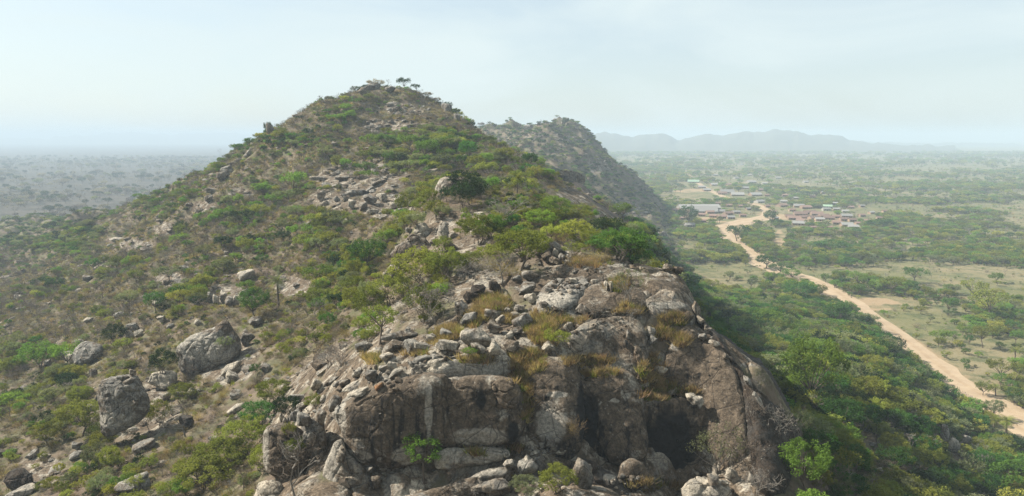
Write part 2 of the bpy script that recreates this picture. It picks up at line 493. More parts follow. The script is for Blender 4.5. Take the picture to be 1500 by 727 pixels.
def leaf_mat(name, col, var=0.3, trans=0.42):
    g = G(name)
    r = g.rnd()
    c = g.mix(g.noise(0.8, 3, 0.6), tuple(0.75 * v for v in col), tuple(1.3 * v for v in col))
    c = g.hsv(c, g.mr(r, 0, 1, 0.485, 0.515), 1.0, g.mr(g.math('FRACT', g.math('MULTIPLY', r, 7.13)), 0, 1, 1 - var, 1 + var))
    d = g.n('BsdfDiffuse')
    t = g.n('BsdfTranslucent')
    g.put(d.inputs['Color'], c)
    g.put(t.inputs['Color'], g.mix(1.0, c, (1.15, 1.2, 0.6), 'MULTIPLY'))
    x = g.n('MixShader')
    x.inputs[0].default_value = trans
    g.t.links.new(d.outputs[0], x.inputs[1])
    g.t.links.new(t.outputs[0], x.inputs[2])
    return g.done(x.outputs[0])
LEAF = {'deep green': (0.050, 0.110, 0.024), 'bright green': (0.120, 0.195, 0.034), 'olive': (0.158, 0.172, 0.036), 'yellow-green': (0.235, 0.240, 0.048),
        'grey-green': (0.150, 0.165, 0.085), 'dusky': (0.026, 0.046, 0.018), 'russet': (0.165, 0.122, 0.080), 'grey-brown': (0.205, 0.172, 0.140), 'straw': (0.29, 0.22, 0.12)}
for k_, v_ in LEAF.items():
    M[k_] = leaf_mat(k_.replace(' ', '_').replace('-', '_') + '_leaves', v_)
def plain_mat(name, col, rough=0.9, spec=0.2, scale=2.0, var=0.35):
    g = G(name)
    c = g.mix(g.noise(scale, 5, 0.6), tuple((1 - var) * v for v in col), tuple((1 + var) * v for v in col))
    c = g.hsv(c, 0.5, 1.0, g.mr(g.rnd(), 0, 1, 0.8, 1.2))
    return g.done(g.principled(c, rough, None, spec))
M['bark'] = plain_mat('bark', (0.115, 0.09, 0.067))
M['palebark'] = plain_mat('pale_bark', (0.165, 0.145, 0.12))
M['orangegrass'] = leaf_mat('rusty_dry_grass', (0.30, 0.205, 0.115), 0.25, 0.4)
M['hills'] = plain_mat('far_hill_scrub', (0.085, 0.085, 0.06), scale=0.01)

# ------------------------------------------------------------------ road course, bare ground and rock zones
def curve_pts(P, n):
    P = np.array(P, float)
    Q = np.vstack([2 * P[0] - P[1], P, 2 * P[-1] - P[-2]])
    t = np.linspace(0, len(P) - 1 - 1e-6, n)
    i = t.astype(int)
    f = (t - i)[:, None]
    a, b, c, d = Q[i], Q[i + 1], Q[i + 2], Q[i + 3]
    return 0.5 * (2 * b + (c - a) * f + (2 * a - 5 * b + 4 * c - d) * f ** 2 + (3 * b - a - 3 * c + d) * f ** 3)
def on_plain(px, py):
    u, t = ray(px, py)
    Y = -CAMZ / t
    return np.stack([u * Y, Y], -1)
ROAD_PX = [(1640, 700), (1560, 655), (1490, 618), (1425, 580), (1372, 545), (1330, 512), (1292, 484), (1250, 454), (1214, 428), (1184, 412), (1150, 401), (1110, 381), (1082, 362), (1066, 347), (1064, 338), (1074, 330), (1092, 325), (1112, 321.5), (1130, 317)]
ROAD2_PX = [(1112, 321.5), (1122, 312), (1116, 303), (1092, 296), (1062, 289), (1040, 279), (1022, 268), (1008, 257), (1000, 247)]
TRACK_PX = [(1126, 322), (1128, 336), (1140, 348), (1156, 360), (1180, 376), (1215, 392), (1262, 404)]
ROADS = [(curve_pts([on_plain(*p) for p in q], n), w) for q, n, w in ((ROAD_PX, 420, 9.8), (ROAD2_PX, 160, 5.0))]

def blob(px, py, e):
    """soft 0..1 ellipse of the photograph's ground: (px, py, rx, ry)"""
    d = ((px - e[0]) / e[2]) ** 2 + ((py - e[1]) / e[3]) ** 2
    return np.clip(1.6 - 1.6 * d, 0, 1)
BARE = [(1285, 446, 55, 13), (1075, 333, 34, 9), (1142, 352, 12, 18), (1400, 575, 40, 10), (1340, 520, 50, 12), (1150, 318, 40, 5), (1205, 322, 50, 5), (1060, 322, 60, 5), (1020, 280, 40, 4)]
ROCKY = [(530, 262, 95, 34), (565, 300, 60, 26), (300, 305, 30, 16), (250, 335, 34, 14), (200, 360, 34, 12), (150, 388, 26, 10), (330, 432, 42, 22), (490, 292, 50, 22), (905, 312, 50, 28), (850, 285, 45, 18), (575, 185, 60, 12), (590, 160, 45, 12), (120, 300, 40, 14), (250, 410, 30, 16),
         (350, 285, 24, 14), (830, 200, 30, 14), (880, 240, 30, 18), (780, 200, 30, 10), (200, 600, 90, 60), (330, 530, 70, 45), (120, 520, 40, 24), (60, 690, 50, 30), (430, 420, 40, 20), (820, 370, 45, 16), (670, 345, 70, 50)]
GPX, GPY = proj(np.stack([GX, GY, Z], -1))
rock_a = np.zeros_like(Z)
for e in ROCKY:
    rock_a = np.maximum(rock_a, blob(GPX, GPY, e))
rock_a *= hill * (GY < 1300)
outcrop = np.clip((124 - GY) / 6, 0, 1) * near
rock_a = np.maximum(rock_a * 0.62, outcrop * np.clip(0.75 + 0.5 * n2(GX / 4, GY / 4, 77), 0.25, 1))
dirt_a = np.zeros_like(Z)
pl = hill < 0.5
for e in BARE:
    dirt_a = np.maximum(dirt_a, blob(GPX, GPY, e) * 0.75 * pl)
rd = np.full(Z.shape, 99.0)
sel = (Z < 6) & (GY < 2200) & (GU > 0.1)
sx, sy = GX[sel], GY[sel]
dmin = np.full(sx.shape, 1e9)
for P, w in ROADS:
    for q in P[::4]:
        dmin = np.minimum(dmin, (sx - q[0]) ** 2 + (sy - q[1]) ** 2)
rd[sel] = np.sqrt(dmin)
dirt_a *= np.clip(0.8 + 0.7 * fbm2(GX / 22, GY / 22, 97, 4, 0.6), 0, 1.3)
dirt_a = np.maximum(dirt_a, np.clip(1.0 - (rd - 3) / 14, 0, 0.8) * np.clip(0.9 + 0.5 * fbm2(GX / 12, GY / 12, 98, 3), 0, 1))
def road_dist(x, y):
    d = np.full(np.shape(x), 1e9)
    for P, w in ROADS:
        for q in P[::3]:
            d = np.minimum(d, (x - q[0]) ** 2 + (y - q[1]) ** 2)
    return np.sqrt(d)

V = np.stack([GX, GY, Z], -1).reshape(-1, 3)
me = mesh_np('ground', V, grid_faces(len(ROWS), len(COLSU)), [M['ground']])
attr(me, 'rock', rock_a)
attr(me, 'dirt', dirt_a)
attr(me, 'plain', np.clip(1 - (Z - 2) / 8, 0, 1) * np.clip((GU + 0.12) / 0.2, 0, 1))
attr(me, 'drywood', np.clip(1 - (Z - 2) / 8, 0, 1) * np.clip((-0.05 - GU) / 0.15, 0, 1))
tag(obj('ground', me), kind='structure')
# the flat country all round, under the detailed sheet
me = mesh_np('terrain', np.array([(-22000, -22000, -2.2), (22000, -22000, -2.2), (22000, 22000, -2.2), (-22000, 22000, -2.2)]), np.array([[0, 1, 2, 3]]), [M['ground']])
attr(me, 'plain', [1, 1, 1, 1])
tag(obj('terrain', me), kind='structure')

for k, (P, w) in enumerate(ROADS):
    T = np.gradient(P, axis=0)
    T /= np.linalg.norm(T, axis=1)[:, None]
    Nn = np.stack([T[:, 1], -T[:, 0]], -1)
    s = np.arange(len(P))
    rows = []
    for a in (-1, -0.6, -0.2, 0.2, 0.6, 1):
        ww = w * (1 + 0.16 * fbm2(s / 14.0, s * 0 + a, 40 + k, 3)) * (1 if k else np.clip(1.0 + (P[:, 1] - 400) / 1100, 0.95, 1.4))
        q = P + Nn * (a * ww)[:, None]
        z = ground(q[:, 0], q[:, 1]) + 0.10 + 0.10 * (1 - a * a) - (0.03 if k else 0)
        rows.append(np.column_stack([q, z]))
    V = np.stack(rows, 0)
    me = mesh_np('dirt_road', V.reshape(-1, 3), grid_faces(6, len(P)), [M['road']])
    attr(me, 'across', np.repeat(np.array([-1, -0.6, -0.2, 0.2, 0.6, 1.0]), len(P)))
    tag(obj('road' if k < 2 else 'track', me), kind='structure')

# far ranges, each a ridge with real depth
def far_range(name, prof, Y, depth, seed):
    prof = np.array(prof, float)
    px = np.linspace(prof[0, 0], prof[-1, 0], 160)
    py = np.interp(px, prof[:, 0], prof[:, 1]) + 1.9 * fbm2(px / 14, px * 0, seed, 4)
    top = pt(px, py, Y)
    rows = []
    for k in np.linspace(-1, 1, 21):
        q = top.copy()
        q[:, 1] += k * depth + 60 * fbm2(px / 20, px * 0 + k * 3, seed + 5, 3)
        q[:, 0] *= q[:, 1] / Y
        hgt = np.maximum(top[:, 2], -2) * (1 - abs(k)) ** 1.15
        q[:, 2] = hgt * (1 + 0.10 * fbm2(px / 9, px * 0 + k * 4, seed + 9, 4) * (abs(k) > 0.03)) - 2
        rows.append(q)
    tag(obj(name, mesh_np(name, np.stack(rows).reshape(-1, 3), grid_faces(21, 160), [M['hills']])), kind='structure')
far_range('far_hills', [(800, 215), (840, 203), (872, 195), (890, 192), (905, 194), (925, 201), (945, 198), (975, 197), (992, 203), (1010, 202), (1035, 198), (1060, 197), (1085, 194), (1110, 191), (1135, 190), (1165, 193), (1190, 197), (1205, 195), (1225, 199), (1250, 205), (1280, 209), (1310, 211), (1400, 214)], 5400, 1000, 3)
far_range('low_hills', [(1180, 213), (1260, 207), (1330, 209), (1420, 208), (1500, 211), (1600, 209), (1700, 214)], 8500, 900, 8)
far_range('west_hills', [(-200, 208), (-60, 200), (60, 203), (130, 197), (190, 194), (250, 198), (320, 193), (380, 197), (460, 206), (560, 212)], 12000, 1500, 14)

# ------------------------------------------------------------------ rocks
LMK = {}                                                      # landmarks that the labels refer to
ITEMS = []                                                    # (object, label words before the place, pixel x, pixel y)
ROCKBOX = []                                                  # (px, py, rx, ry, Y) of rocks that plants must not hide
BIG = []                                                      # vertices and faces of the large rocks for ray hits

def outline_rock(name, label, pts, Y=None, lean=0.0, bulge=1.5, thick=4.0, p=3.0, mat='tan', mode='face', seed=0, res=(34, 96), rough=0.45, marks=(), lift=0.0):
    """A rock whose outline follows the photograph: closed, with a rounded front and its own depth.
    mode 'face': stands up at distance Y, the top leaning back by LEAN metres; mode 'top': a sheet of rock lying on the slope, bulging upwards."""
    if name in ('granite_block', 'granite_dome'):
        rough = 0.34
    P = curve_pts(pts + [pts[0]], res[1] + 1)[:-1]
    area = (P[:, 0] * np.roll(P[:, 1], -1) - np.roll(P[:, 0], -1) * P[:, 1])
    cen = P.mean(0)
    y0, y1 = P[:, 1].min(), P[:, 1].max()
    if mode == 'face':
        if Y is None:
            Y = float(hit(cen[0], y1 - 2)[0]) - 0.6
        Db = Y + lean * ((y1 - P[:, 1]) / (y1 - y0)) ** 1.0
        Dc = float(Y + lean * (y1 - cen[1]) / (y1 - y0))
    else:
        lift += 0.45
        rough *= 0.6
        Db = hit(P[:, 0], P[:, 1], 420, HZS)
        Dc = float(hit(cen[0], cen[1], 420, HZS)[0])
    nr = res[0]
    rr = np.concatenate([np.sin(np.linspace(0.02, math.pi / 2, nr)), np.sin(np.linspace(math.pi / 2, 0.02, nr // 2))[1:]])
    front = np.concatenate([np.ones(nr), -np.ones(nr // 2 - 1)])
    prof = (1 - rr ** p).clip(0) ** (1 / min(p, 2.6))
    rows, px_all = [], []
    for r, f, h in zip(rr, front, prof):
        q = cen + (P - cen) * r
        if mode == 'face':
            D = Dc * (1 - r) + Db * r - (bulge * h if f > 0 else -thick * h)
            rows.append(pt(q[:, 0], q[:, 1], D))
        else:
            Dq = hit(q[:, 0], q[:, 1], 420, HZS) * 0.5 + 0.5 * (Dc * (1 - r) + Db * r)
            w = pt(q[:, 0], q[:, 1], Dq)
            w[:, 2] += lift + (bulge * h if f > 0 else -thick * h)
            rows.append(w)
    V = np.concatenate(rows)
    Fc = grid_faces(len(rr), len(P), True)
    me = mesh_np(name, V, Fc)
    nrm = np.zeros(len(V) * 3, np.float32)
    me.vertex_normals.foreach_get('vector', nrm)
    nrm = nrm.reshape(-1, 3)
    size = np.ptp(V, axis=0).max()
    k = 1.0 if size > 4 else size / 4
    d = fbm3(V / (3.6 * k), seed + 50, 4, 0.5)
    d = 0.75 * d - 0.55 * np.abs(fbm3(V / (2.4 * k) + 9, seed + 70, 3, 0.55))          # creases
    flute = n2((V[:, 0] + 0.6 * V[:, 1]) / (1.15 * k) + 5 * seed, V[:, 2] / 9.0, seed + 21) + 0.5 * n2((V[:, 0] + 0.6 * V[:, 1]) / (0.5 * k), V[:, 2] / 6.0, seed + 23)
    d += 0.22 * flute * np.clip(1 - np.abs(nrm[:, 2]) * 1.4, 0, 1)
    ge, gc = worley3(V / np.array([4.6, 4.6, 3.2]) / k + 0.25 * fbm3(V / 2.5, seed + 8, 2)[:, None], seed + 60)
    d += 0.30 * (gc - 0.5) - 0.55 * np.exp(-(ge / 0.035) ** 2)
    led = np.abs(((V[:, 2] + 0.35 * V[:, 0] + 1.6 * n3(V / 5, seed + 3)) / (2.3 * k)) % 1 - 0.5)
    d -= 0.35 * np.clip(0.10 - led, 0, 1) / 0.10 * (n3(V / 3, seed + 31) > 0.05)
    V = V + nrm * (d * rough * k)[:, None]
    bpy.data.meshes.remove(me)
    ppx, ppy = proj(V)
    me = mesh_np(name, V, Fc if area.sum() < 0 else Fc[:, ::-1], [M[mat]])
    if marks:
        wob = 0.35 * fbm3(V / 0.9, seed + 5, 3)
        for kind, e in marks:
            pass
        for kind in {m_[0] for m_ in marks}:
            a = np.zeros(len(V))
            for kk, e in marks:
                if kk == kind:
                    dd = ((ppx - e[0]) / e[2]) ** 2 + ((ppy - e[1]) / e[3]) ** 2
                    a = np.maximum(a, np.clip(1.5 - 1.3 * dd + wob, 0, 1))
            attr(me, kind, a)
    o = obj(name, me)
    BIG.append((V, Fc))
    ROCKBOX.append((cen[0], cen[1], np.ptp(P[:, 0]) / 2, np.ptp(P[:, 1]) / 2, float(np.median(V[:, 1]))))
    if isinstance(label, str):
        tag(o, label, 'rock')
    return o

# boulders, a dozen shapes shared by all smaller rocks
def boulder_mesh(seed, sub=3, cuts=7, power=2.6):
    bm = bmesh.new()
    bmesh.ops.create_icosphere(bm, subdivisions=sub, radius=1)
    V = np.array([v.co[:] for v in bm.verts])
    Fc = np.array([[v.index for v in f.verts] for f in bm.faces])
    bm.free()
    r = np.random.default_rng(seed)
    V = V / (np.abs(V) ** power).sum(1, keepdims=True) ** (1 / power)
    for _ in range(cuts):
        n = r.normal(size=3)
        n /= np.linalg.norm(n)
        dd = V @ n
        lim = r.uniform(0.48, 0.82)
        V = V - np.outer(np.clip(dd - lim, 0, None) * 0.9, n)
    nn = V / np.linalg.norm(V, axis=1, keepdims=True)
    V = V + nn * (0.13 * fbm3(V * 1.4 + seed, seed, 3) - 0.05 * np.abs(fbm3(V * 3.1 + seed, seed + 4, 2)))[:, None]
    V /= np.abs(V).max(0)
    return V, Fc
BOULD = []
for k in range(12):
    Vb, Fb = boulder_mesh(k, 4 if k < 8 else 3, 8 + (k * 5) % 9, 2.2 + 0.35 * (k % 5))
    BOULD.append((Vb, Fb))
BMESH = {}
def bmesh_for(k, mat):
    if (k, mat) not in BMESH:
        BMESH[k, mat] = mesh_np('boulder', BOULD[k][0], BOULD[k][1], [M[mat]])
    return BMESH[k, mat]

T_, F_ = 'top', 'face'
# --- the great outcrop in front: floor slabs first, then faces
outline_rock('rock_slab', 'wide flat brown bedrock slab at the very top of the near outcrop', [(806, 398), (835, 390), (880, 383), (930, 382), (975, 391), (1003, 410), (1010, 432), (985, 440), (930, 424), (870, 416), (825, 412)], mode=T_, bulge=1.3, thick=3, mat='brown', seed=1, p=2.4, marks=[('pale_mark', (870, 392, 14, 3)), ('pale_mark', (905, 389, 16, 3)), ('pale_mark', (930, 402, 18, 3)), ('pale_mark', (845, 408, 18, 4))])
outline_rock('rock_slab', 'rounded pale-topped bedrock hump under the summit slab, by the right skyline', [(940, 450), (965, 436), (990, 432), (1010, 442), (1020, 468), (1005, 485), (965, 474)], mode=T_, bulge=1.2, thick=3, mat='tan', seed=2, marks=[('pale_mark', (975, 447, 34, 6))])
outline_rock('rock_slab', 'pale polished slab with a dark right edge behind the stone pile', [(785, 442), (806, 420), (835, 414), (858, 418), (860, 430), (846, 450), (815, 464), (788, 462)], mode=T_, bulge=1.1, thick=3, mat='grey', seed=3, marks=[('pale_mark', (815, 438, 28, 18))])
outline_rock('rock_slab', 'brown bedrock shoulder right of the polished pale slab', [(846, 452), (862, 424), (905, 424), (942, 434), (948, 456), (915, 470), (870, 466)], mode=T_, bulge=1.2, thick=3, mat='brown', seed=4)
outline_rock('rock_slab', 'broad sloping slab crossed by a thin crack in the middle of the outcrop', [(826, 500), (850, 488), (880, 478), (915, 476), (940, 482), (950, 510), (946, 552), (918, 562), (880, 548), (842, 522)], mode=T_, bulge=1.7, thick=4, mat='tan', seed=5, marks=[('pale_mark', (900, 540, 40, 12)), ('stain', (905, 505, 30, 14))])
outline_rock('rock_slab', 'large smooth brown slab sloping down on the right of the outcrop', [(966, 556), (985, 505), (1010, 486), (1036, 496), (1062, 528), (1082, 570), (1094, 616), (1092, 662), (1062, 684), (1030, 652), (1004, 606)], mode=T_, bulge=2.0, thick=6, mat='brown', seed=6, p=2.6, marks=[('stain', (1030, 570, 70, 110)), ('pale_mark', (990, 508, 9, 8))], res=(40, 120))
outline_rock('rock_slab', 'long dark fluted slab falling to the right of the outcrop', [(1018, 470), (1045, 474), (1078, 494), (1108, 512), (1140, 545), (1164, 600), (1172, 670), (1150, 726), (1110, 720), (1096, 660), (1080, 580), (1050, 520)], mode=T_, bulge=1.3, thick=6, mat='dark', seed=7, p=2.6, res=(40, 120), rough=0.6)  # the shade of this flank is put into its dark colour
outline_rock('rock_slab', 'cream ledge on top of the great block', [(600, 556), (640, 548), (664, 540), (694, 531), (726, 525), (744, 534), (750, 548), (712, 556), (654, 562)], mode=T_, bulge=0.9, thick=2.5, mat='pale', seed=8, marks=[('pale_mark', (700, 540, 60, 16))], lift=0.6)
outline_rock('rock_face', 'rock wall painted black as shade in the cave at the right of the outcrop', [(930, 588), (975, 578), (1030, 590), (1044, 640), (1040, 704), (985, 716), (936, 700)], 84.0, 1.5, 0.9, 4, 4.0, 'brown', seed=9, marks=[('painted_shade', (980, 655, 44, 62)), ('stain', (985, 650, 80, 80))])  # cave darkness painted onto the wall
outline_rock('rock_face', 'dark brown recess wall between the two central domes', [(838, 556), (880, 560), (912, 575), (918, 660), (870, 690), (830, 660)], 82.0, 2.0, 0.8, 4, 4.0, 'brown', seed=10, marks=[('painted_shade', (862, 622, 20, 50)), ('stain', (870, 620, 50, 80))])  # shade of the recess painted into the wall colour
outline_rock('granite_dome', 'tall central granite dome with a pale lower face and shade-painted right side', [(772, 545), (796, 526), (832, 524), (850, 545), (856, 590), (854, 640), (836, 672), (792, 674), (764, 656), (768, 600)], 79.5, 6.0, 2.4, 6, 2.6, 'brown', seed=11, marks=[('pale_mark', (808, 620, 26, 34)), ('stain', (812, 555, 40, 28)), ('pale_mark', (816, 578, 18, 5)), ('painted_shade', (853, 600, 10, 52))], res=(40, 120))  # right side darkened in the colour, as gully shade
outline_rock('granite_dome', 'second brown granite dome right of the pale-faced dome', [(858, 558), (884, 540), (920, 542), (940, 572), (946, 620), (946, 668), (918, 684), (886, 672), (868, 634)], 81.0, 6.0, 2.2, 6, 2.6, 'brown', seed=12, marks=[('stain', (905, 620, 40, 50)), ('pale_mark', (905, 580, 22, 10)), ('painted_shade', (872, 610, 6, 45))])  # left edge carries painted gully shade
outline_rock('granite_block', 'great rounded granite block with a pale left edge on the outcrop front', [(486, 606), (500, 592), (520, 580), (565, 561), (600, 552), (636, 547), (658, 552), (664, 600), (660, 652), (610, 682), (560, 693), (530, 690), (512, 668), (500, 636)], 77.0, 2.2, 2.6, 8, 4.2, 'brown', seed=13, marks=[('stain', (575, 615, 70, 48)), ('pale_mark', (497, 612, 12, 40)), ('pale_mark', (520, 672, 26, 14)), ('pale_mark', (628, 600, 6, 46)), ('pale_mark', (600, 668, 30, 14))], res=(48, 150))
outline_rock('granite_block', 'right half of the great block, brown above a pale foot', [(638, 560), (660, 553), (700, 551), (742, 553), (760, 568), (768, 606), (764, 640), (735, 656), (690, 656), (644, 658), (636, 610)], 77.3, 1.9, 2.0, 8, 4.5, 'brown', seed=14, marks=[('stain', (690, 590, 50, 36)), ('pale_mark', (700, 640, 44, 14)), ('painted_shade', (705, 585, 8, 16)), ('painted_shade', (752, 632, 9, 18)), ('painted_shade', (642, 622, 3, 34))], res=(44, 140))  # hollows and the gap to the left half have shade painted in
outline_rock('overhanging_rock', 'orange-brown rock lodged in the upper right of the great block', [(716, 566), (728, 556), (746, 556), (760, 574), (758, 594), (742, 601), (730, 590)], 76.6, 0.8, 0.6, 2.5, 3.0, 'rust', seed=15, marks=[('stain', (740, 570, 20, 20))])
outline_rock('rock_slab', 'long pale ledge at the foot of the great block', [(632, 662), (655, 655), (700, 652), (738, 655), (746, 668), (722, 680), (680, 686), (640, 688)], 75.2, 1.4, 1.2, 4, 3.2, 'pale', seed=16, marks=[('pale_mark', (690, 668, 60, 12))])
outline_rock('rock_slab', 'diagonal tan slab across the bottom of the outcrop', [(590, 745), (614, 724), (660, 706), (700, 690), (745, 680), (758, 690), (748, 706), (706, 722), (664, 742), (620, 765)], 72.5, 2.0, 1.3, 4, 3.0, 'tan', seed=17, marks=[('pale_mark', (700, 690, 50, 10))])
outline_rock('granite_pillar', 'squared brown granite pillar left of the great block', [(387, 640), (390, 628), (404, 621), (426, 622), (442, 632), (454, 660), (452, 690), (424, 704), (396, 696), (388, 670)], 80.5, 1.5, 1.6, 4, 4.2, 'brown', seed=18, marks=[('pale_mark', (389, 655, 5, 40)), ('stain', (420, 655, 30, 40))])
outline_rock('rock_face', 'pale fluted wall under the left end of the great block', [(474, 690), (486, 660), (502, 640), (516, 668), (542, 694), (560, 730), (556, 790), (462, 790)], 74.6, 2.0, 1.8, 6, 3.4, 'tan', seed=19, marks=[('pale_mark', (488, 680, 16, 50))])
outline_rock('granite_block', 'tan rounded ledge rock at the bottom edge under the great block', [(540, 712), (575, 692), (616, 688), (650, 694), (640, 716), (600, 732), (570, 760), (545, 760)], 75.0, 1.6, 1.4, 5, 3.0, 'tan', seed=20)
outline_rock('granite_block', 'pale block at the bottom edge below the granite pillar', [(370, 726), (378, 706), (396, 702), (416, 714), (426, 740), (420, 770), (372, 770)], 77.0, 1.4, 1.4, 4, 3.2, 'pale', seed=21)
outline_rock('granite_block', 'shaded grey block wedged between pillar and great block', [(440, 618), (458, 612), (474, 616), (480, 650), (474, 700), (456, 690), (446, 660)], 81.2, 1.0, 1.0, 4, 3.5, 'grey', seed=22)
outline_rock('rock_slab', 'dark wet-looking slab with a pale streak at the bottom centre', [(838, 676), (862, 672), (892, 690), (918, 714), (940, 750), (930, 790), (880, 790), (856, 712)], 73.2, 2.5, 1.3, 4, 3.0, 'dark', seed=23, marks=[('pale_mark', (892, 700, 12, 6))])
outline_rock('granite_block', 'flat-faced brown rock sitting at the mouth of the cave', [(905, 700), (912, 678), (928, 672), (944, 684), (952, 704), (940, 718), (918, 716)], 75.5, 1.2, 1.2, 2.5, 2.6, 'brown', seed=24)
outline_rock('rock_slab', 'pale flat slab in the dark hollow at the bottom right of the outcrop', [(996, 716), (1010, 702), (1040, 698), (1066, 708), (1074, 728), (1040, 745), (1004, 738)], 73.0, 2.0, 1.0, 3, 3.0, 'pale', seed=25)
outline_rock('leaning_rock', 'slim leaning rock with an orange stain in the cleft of the outcrop', [(926, 516), (932, 506), (941, 512), (948, 530), (952, 552), (944, 566), (932, 560), (934, 540)], None, 1.5, 0.7, 1.5, 2.6, 'rust', seed=26)
outline_rock('roof_rock', 'mossy flat rock roofing the dark boulders below the bare trees', [(668, 402), (680, 391), (697, 390), (736, 402), (742, 411), (704, 417), (674, 413)], 118.0, 3.0, 1.2, 3, 3.2, 'grey', seed=27)
outline_rock('flat_rock', 'brown flat-faced rock shading a ledge in mid-outcrop', [(841, 478), (850, 469), (868, 470), (876, 480), (866, 490), (848, 490)], None, 1.5, 0.8, 2, 3.4, 'brown', seed=28)
# --- dark bare spur beyond the knob
outline_rock('rock_slab', 'dark bare rock spur slanting down to the plain behind the ridge', [(806, 268), (840, 268), (872, 288), (905, 312), (932, 334), (912, 338), (876, 322), (840, 302), (810, 284)], mode=T_, bulge=2.2, thick=6, mat='dark', seed=60, res=(30, 110), rough=1.0)
outline_rock('rock_slab', 'pale bare slab at the upper end of the dark spur', [(798, 262), (822, 252), (850, 256), (856, 266), (830, 268)], mode=T_, bulge=1.2, thick=5, mat='tan', seed=61, rough=0.8)
# --- boulders of the second knob
outline_rock('knob_boulder', 'big hooded boulder crowned by dark bushes on the knob', [(634, 296), (637, 274), (652, 260), (682, 260), (706, 276), (714, 300), (694, 312), (648, 312)], 172, 2, 2.8, 6, 3.0, 'tan', seed=30, marks=[('pale_mark', (645, 284, 12, 22)), ('painted_shade', (653, 280, 7, 3)), ('stain', (690, 285, 20, 20))])  # sunlit left, shaded right and hood hollow painted into the colour
outline_rock('knob_boulder', 'sharp tan boulder at the lower left of the knob cluster', [(572, 372), (582, 358), (596, 350), (606, 362), (606, 380), (594, 390), (578, 384)], None, 2, 1.6, 3, 2.8, 'tan', seed=31)
outline_rock('knob_boulder', 'tilted brown slab boulder in the middle of the knob cluster', [(592, 352), (604, 342), (622, 350), (636, 362), (630, 374), (608, 372), (596, 364)], None, 2, 1.4, 3, 2.8, 'brown', seed=32)
outline_rock('knob_boulder', 'smooth pale egg-shaped boulder on the knob cluster', [(607, 340), (612, 328), (624, 326), (631, 338), (624, 349), (612, 350)], None, 1.5, 1.5, 3, 2.4, 'pale', seed=33)
outline_rock('knob_boulder', 'pale upright boulder behind the knob cluster', [(640, 338), (643, 326), (652, 325), (658, 340), (655, 352), (645, 352)], None, 1, 1.2, 2.5, 2.6, 'pale', seed=34)
# --- boulders of the left slope
outline_rock('split_boulder', 'huge cracked grey boulder with loose blocks on its top, left slope', [(143, 580), (148, 558), (172, 551), (196, 548), (206, 558), (219, 594), (211, 611), (182, 629), (154, 638), (145, 616)], 119, 1.5, 2.0, 5, 3.0, 'grey', seed=40, marks=[('pale_mark', (165, 615, 25, 12))], res=(40, 120))
outline_rock('leaning_boulder', 'largest pale boulder of the left slope, leaning with a smooth face', [(258, 516), (262, 506), (280, 490), (310, 480), (330, 470), (343, 480), (354, 508), (347, 526), (316, 540), (290, 549), (266, 545)], 147, 3.0, 2.2, 6, 3.0, 'grey', seed=41, marks=[('pale_mark', (295, 508, 34, 22)), ('stain', (333, 480, 22, 16))], res=(40, 120))
outline_rock('slope_boulder', 'rough grey outcrop left of the leaning boulder', [(104, 526), (112, 508), (130, 500), (148, 506), (150, 520), (132, 532), (114, 536)], None, 3, 1.8, 4, 2.8, 'grey', seed=42)
outline_rock('slope_boulder', 'wedge-shaped pale boulder at the foot of the leaning boulder', [(216, 560), (224, 546), (250, 543), (261, 550), (254, 566), (236, 572)], None, 1.5, 1.4, 3, 2.6, 'pale', seed=43)
outline_rock('slope_boulder', 'dark boulder in the bottom left corner', [(2, 706), (14, 690), (34, 686), (48, 700), (44, 716), (14, 718)], None, 1, 1.2, 3, 2.6, 'dark', seed=44)
outline_rock('slope_boulder', 'upright pale boulder beside the road in the right thicket', [(1375, 640), (1380, 622), (1388, 624), (1392, 640), (1386, 650)], None, 0.5, 1.0, 2, 2.6, 'grey', seed=45)
outline_rock('slope_boulder', 'smooth round grey boulder in the right thicket', [(1388, 652), (1394, 642), (1404, 646), (1408, 658), (1400, 664), (1390, 662)], None, 0.5, 1.2, 2, 2.4, 'pale', seed=46)
outline_rock('slope_boulder', 'low pale boulder right of the round one in the thicket', [(1408, 648), (1412, 638), (1422, 640), (1428, 648), (1418, 652)], None, 0.5, 1.0, 2, 2.4, 'pale', seed=47)

bv = np.concatenate([v for v, f in BIG])
off = np.cumsum([0] + [len(v) for v, f in BIG])
BVH = BVHTree.FromPolygons([tuple(p) for p in bv], [tuple(q) for (v, f), o_ in zip(BIG, off) for q in (f + o_).tolist()])
ORI = Vector((0, 0, CAMZ))
def hit_rock(px, py):
    """forward distance at the first thing, ground or large rock, that the view ray meets"""
    Y = float(hit(px, py)[0])
    d = Vector(pt(px, py, 1.0)) - ORI
    h = BVH.ray_cast(ORI, d.normalized())
    return min(Y, h[0].y) if h[0] is not None else Y

def stand_on_hill(px, py):
    """for what stands on a hill's skyline: the crest just below that pixel"""
    for k in range(30):
        Y = float(hit(px, py + k)[0])
        if Y < 1300:
            return Y, py + k
    return Y, py
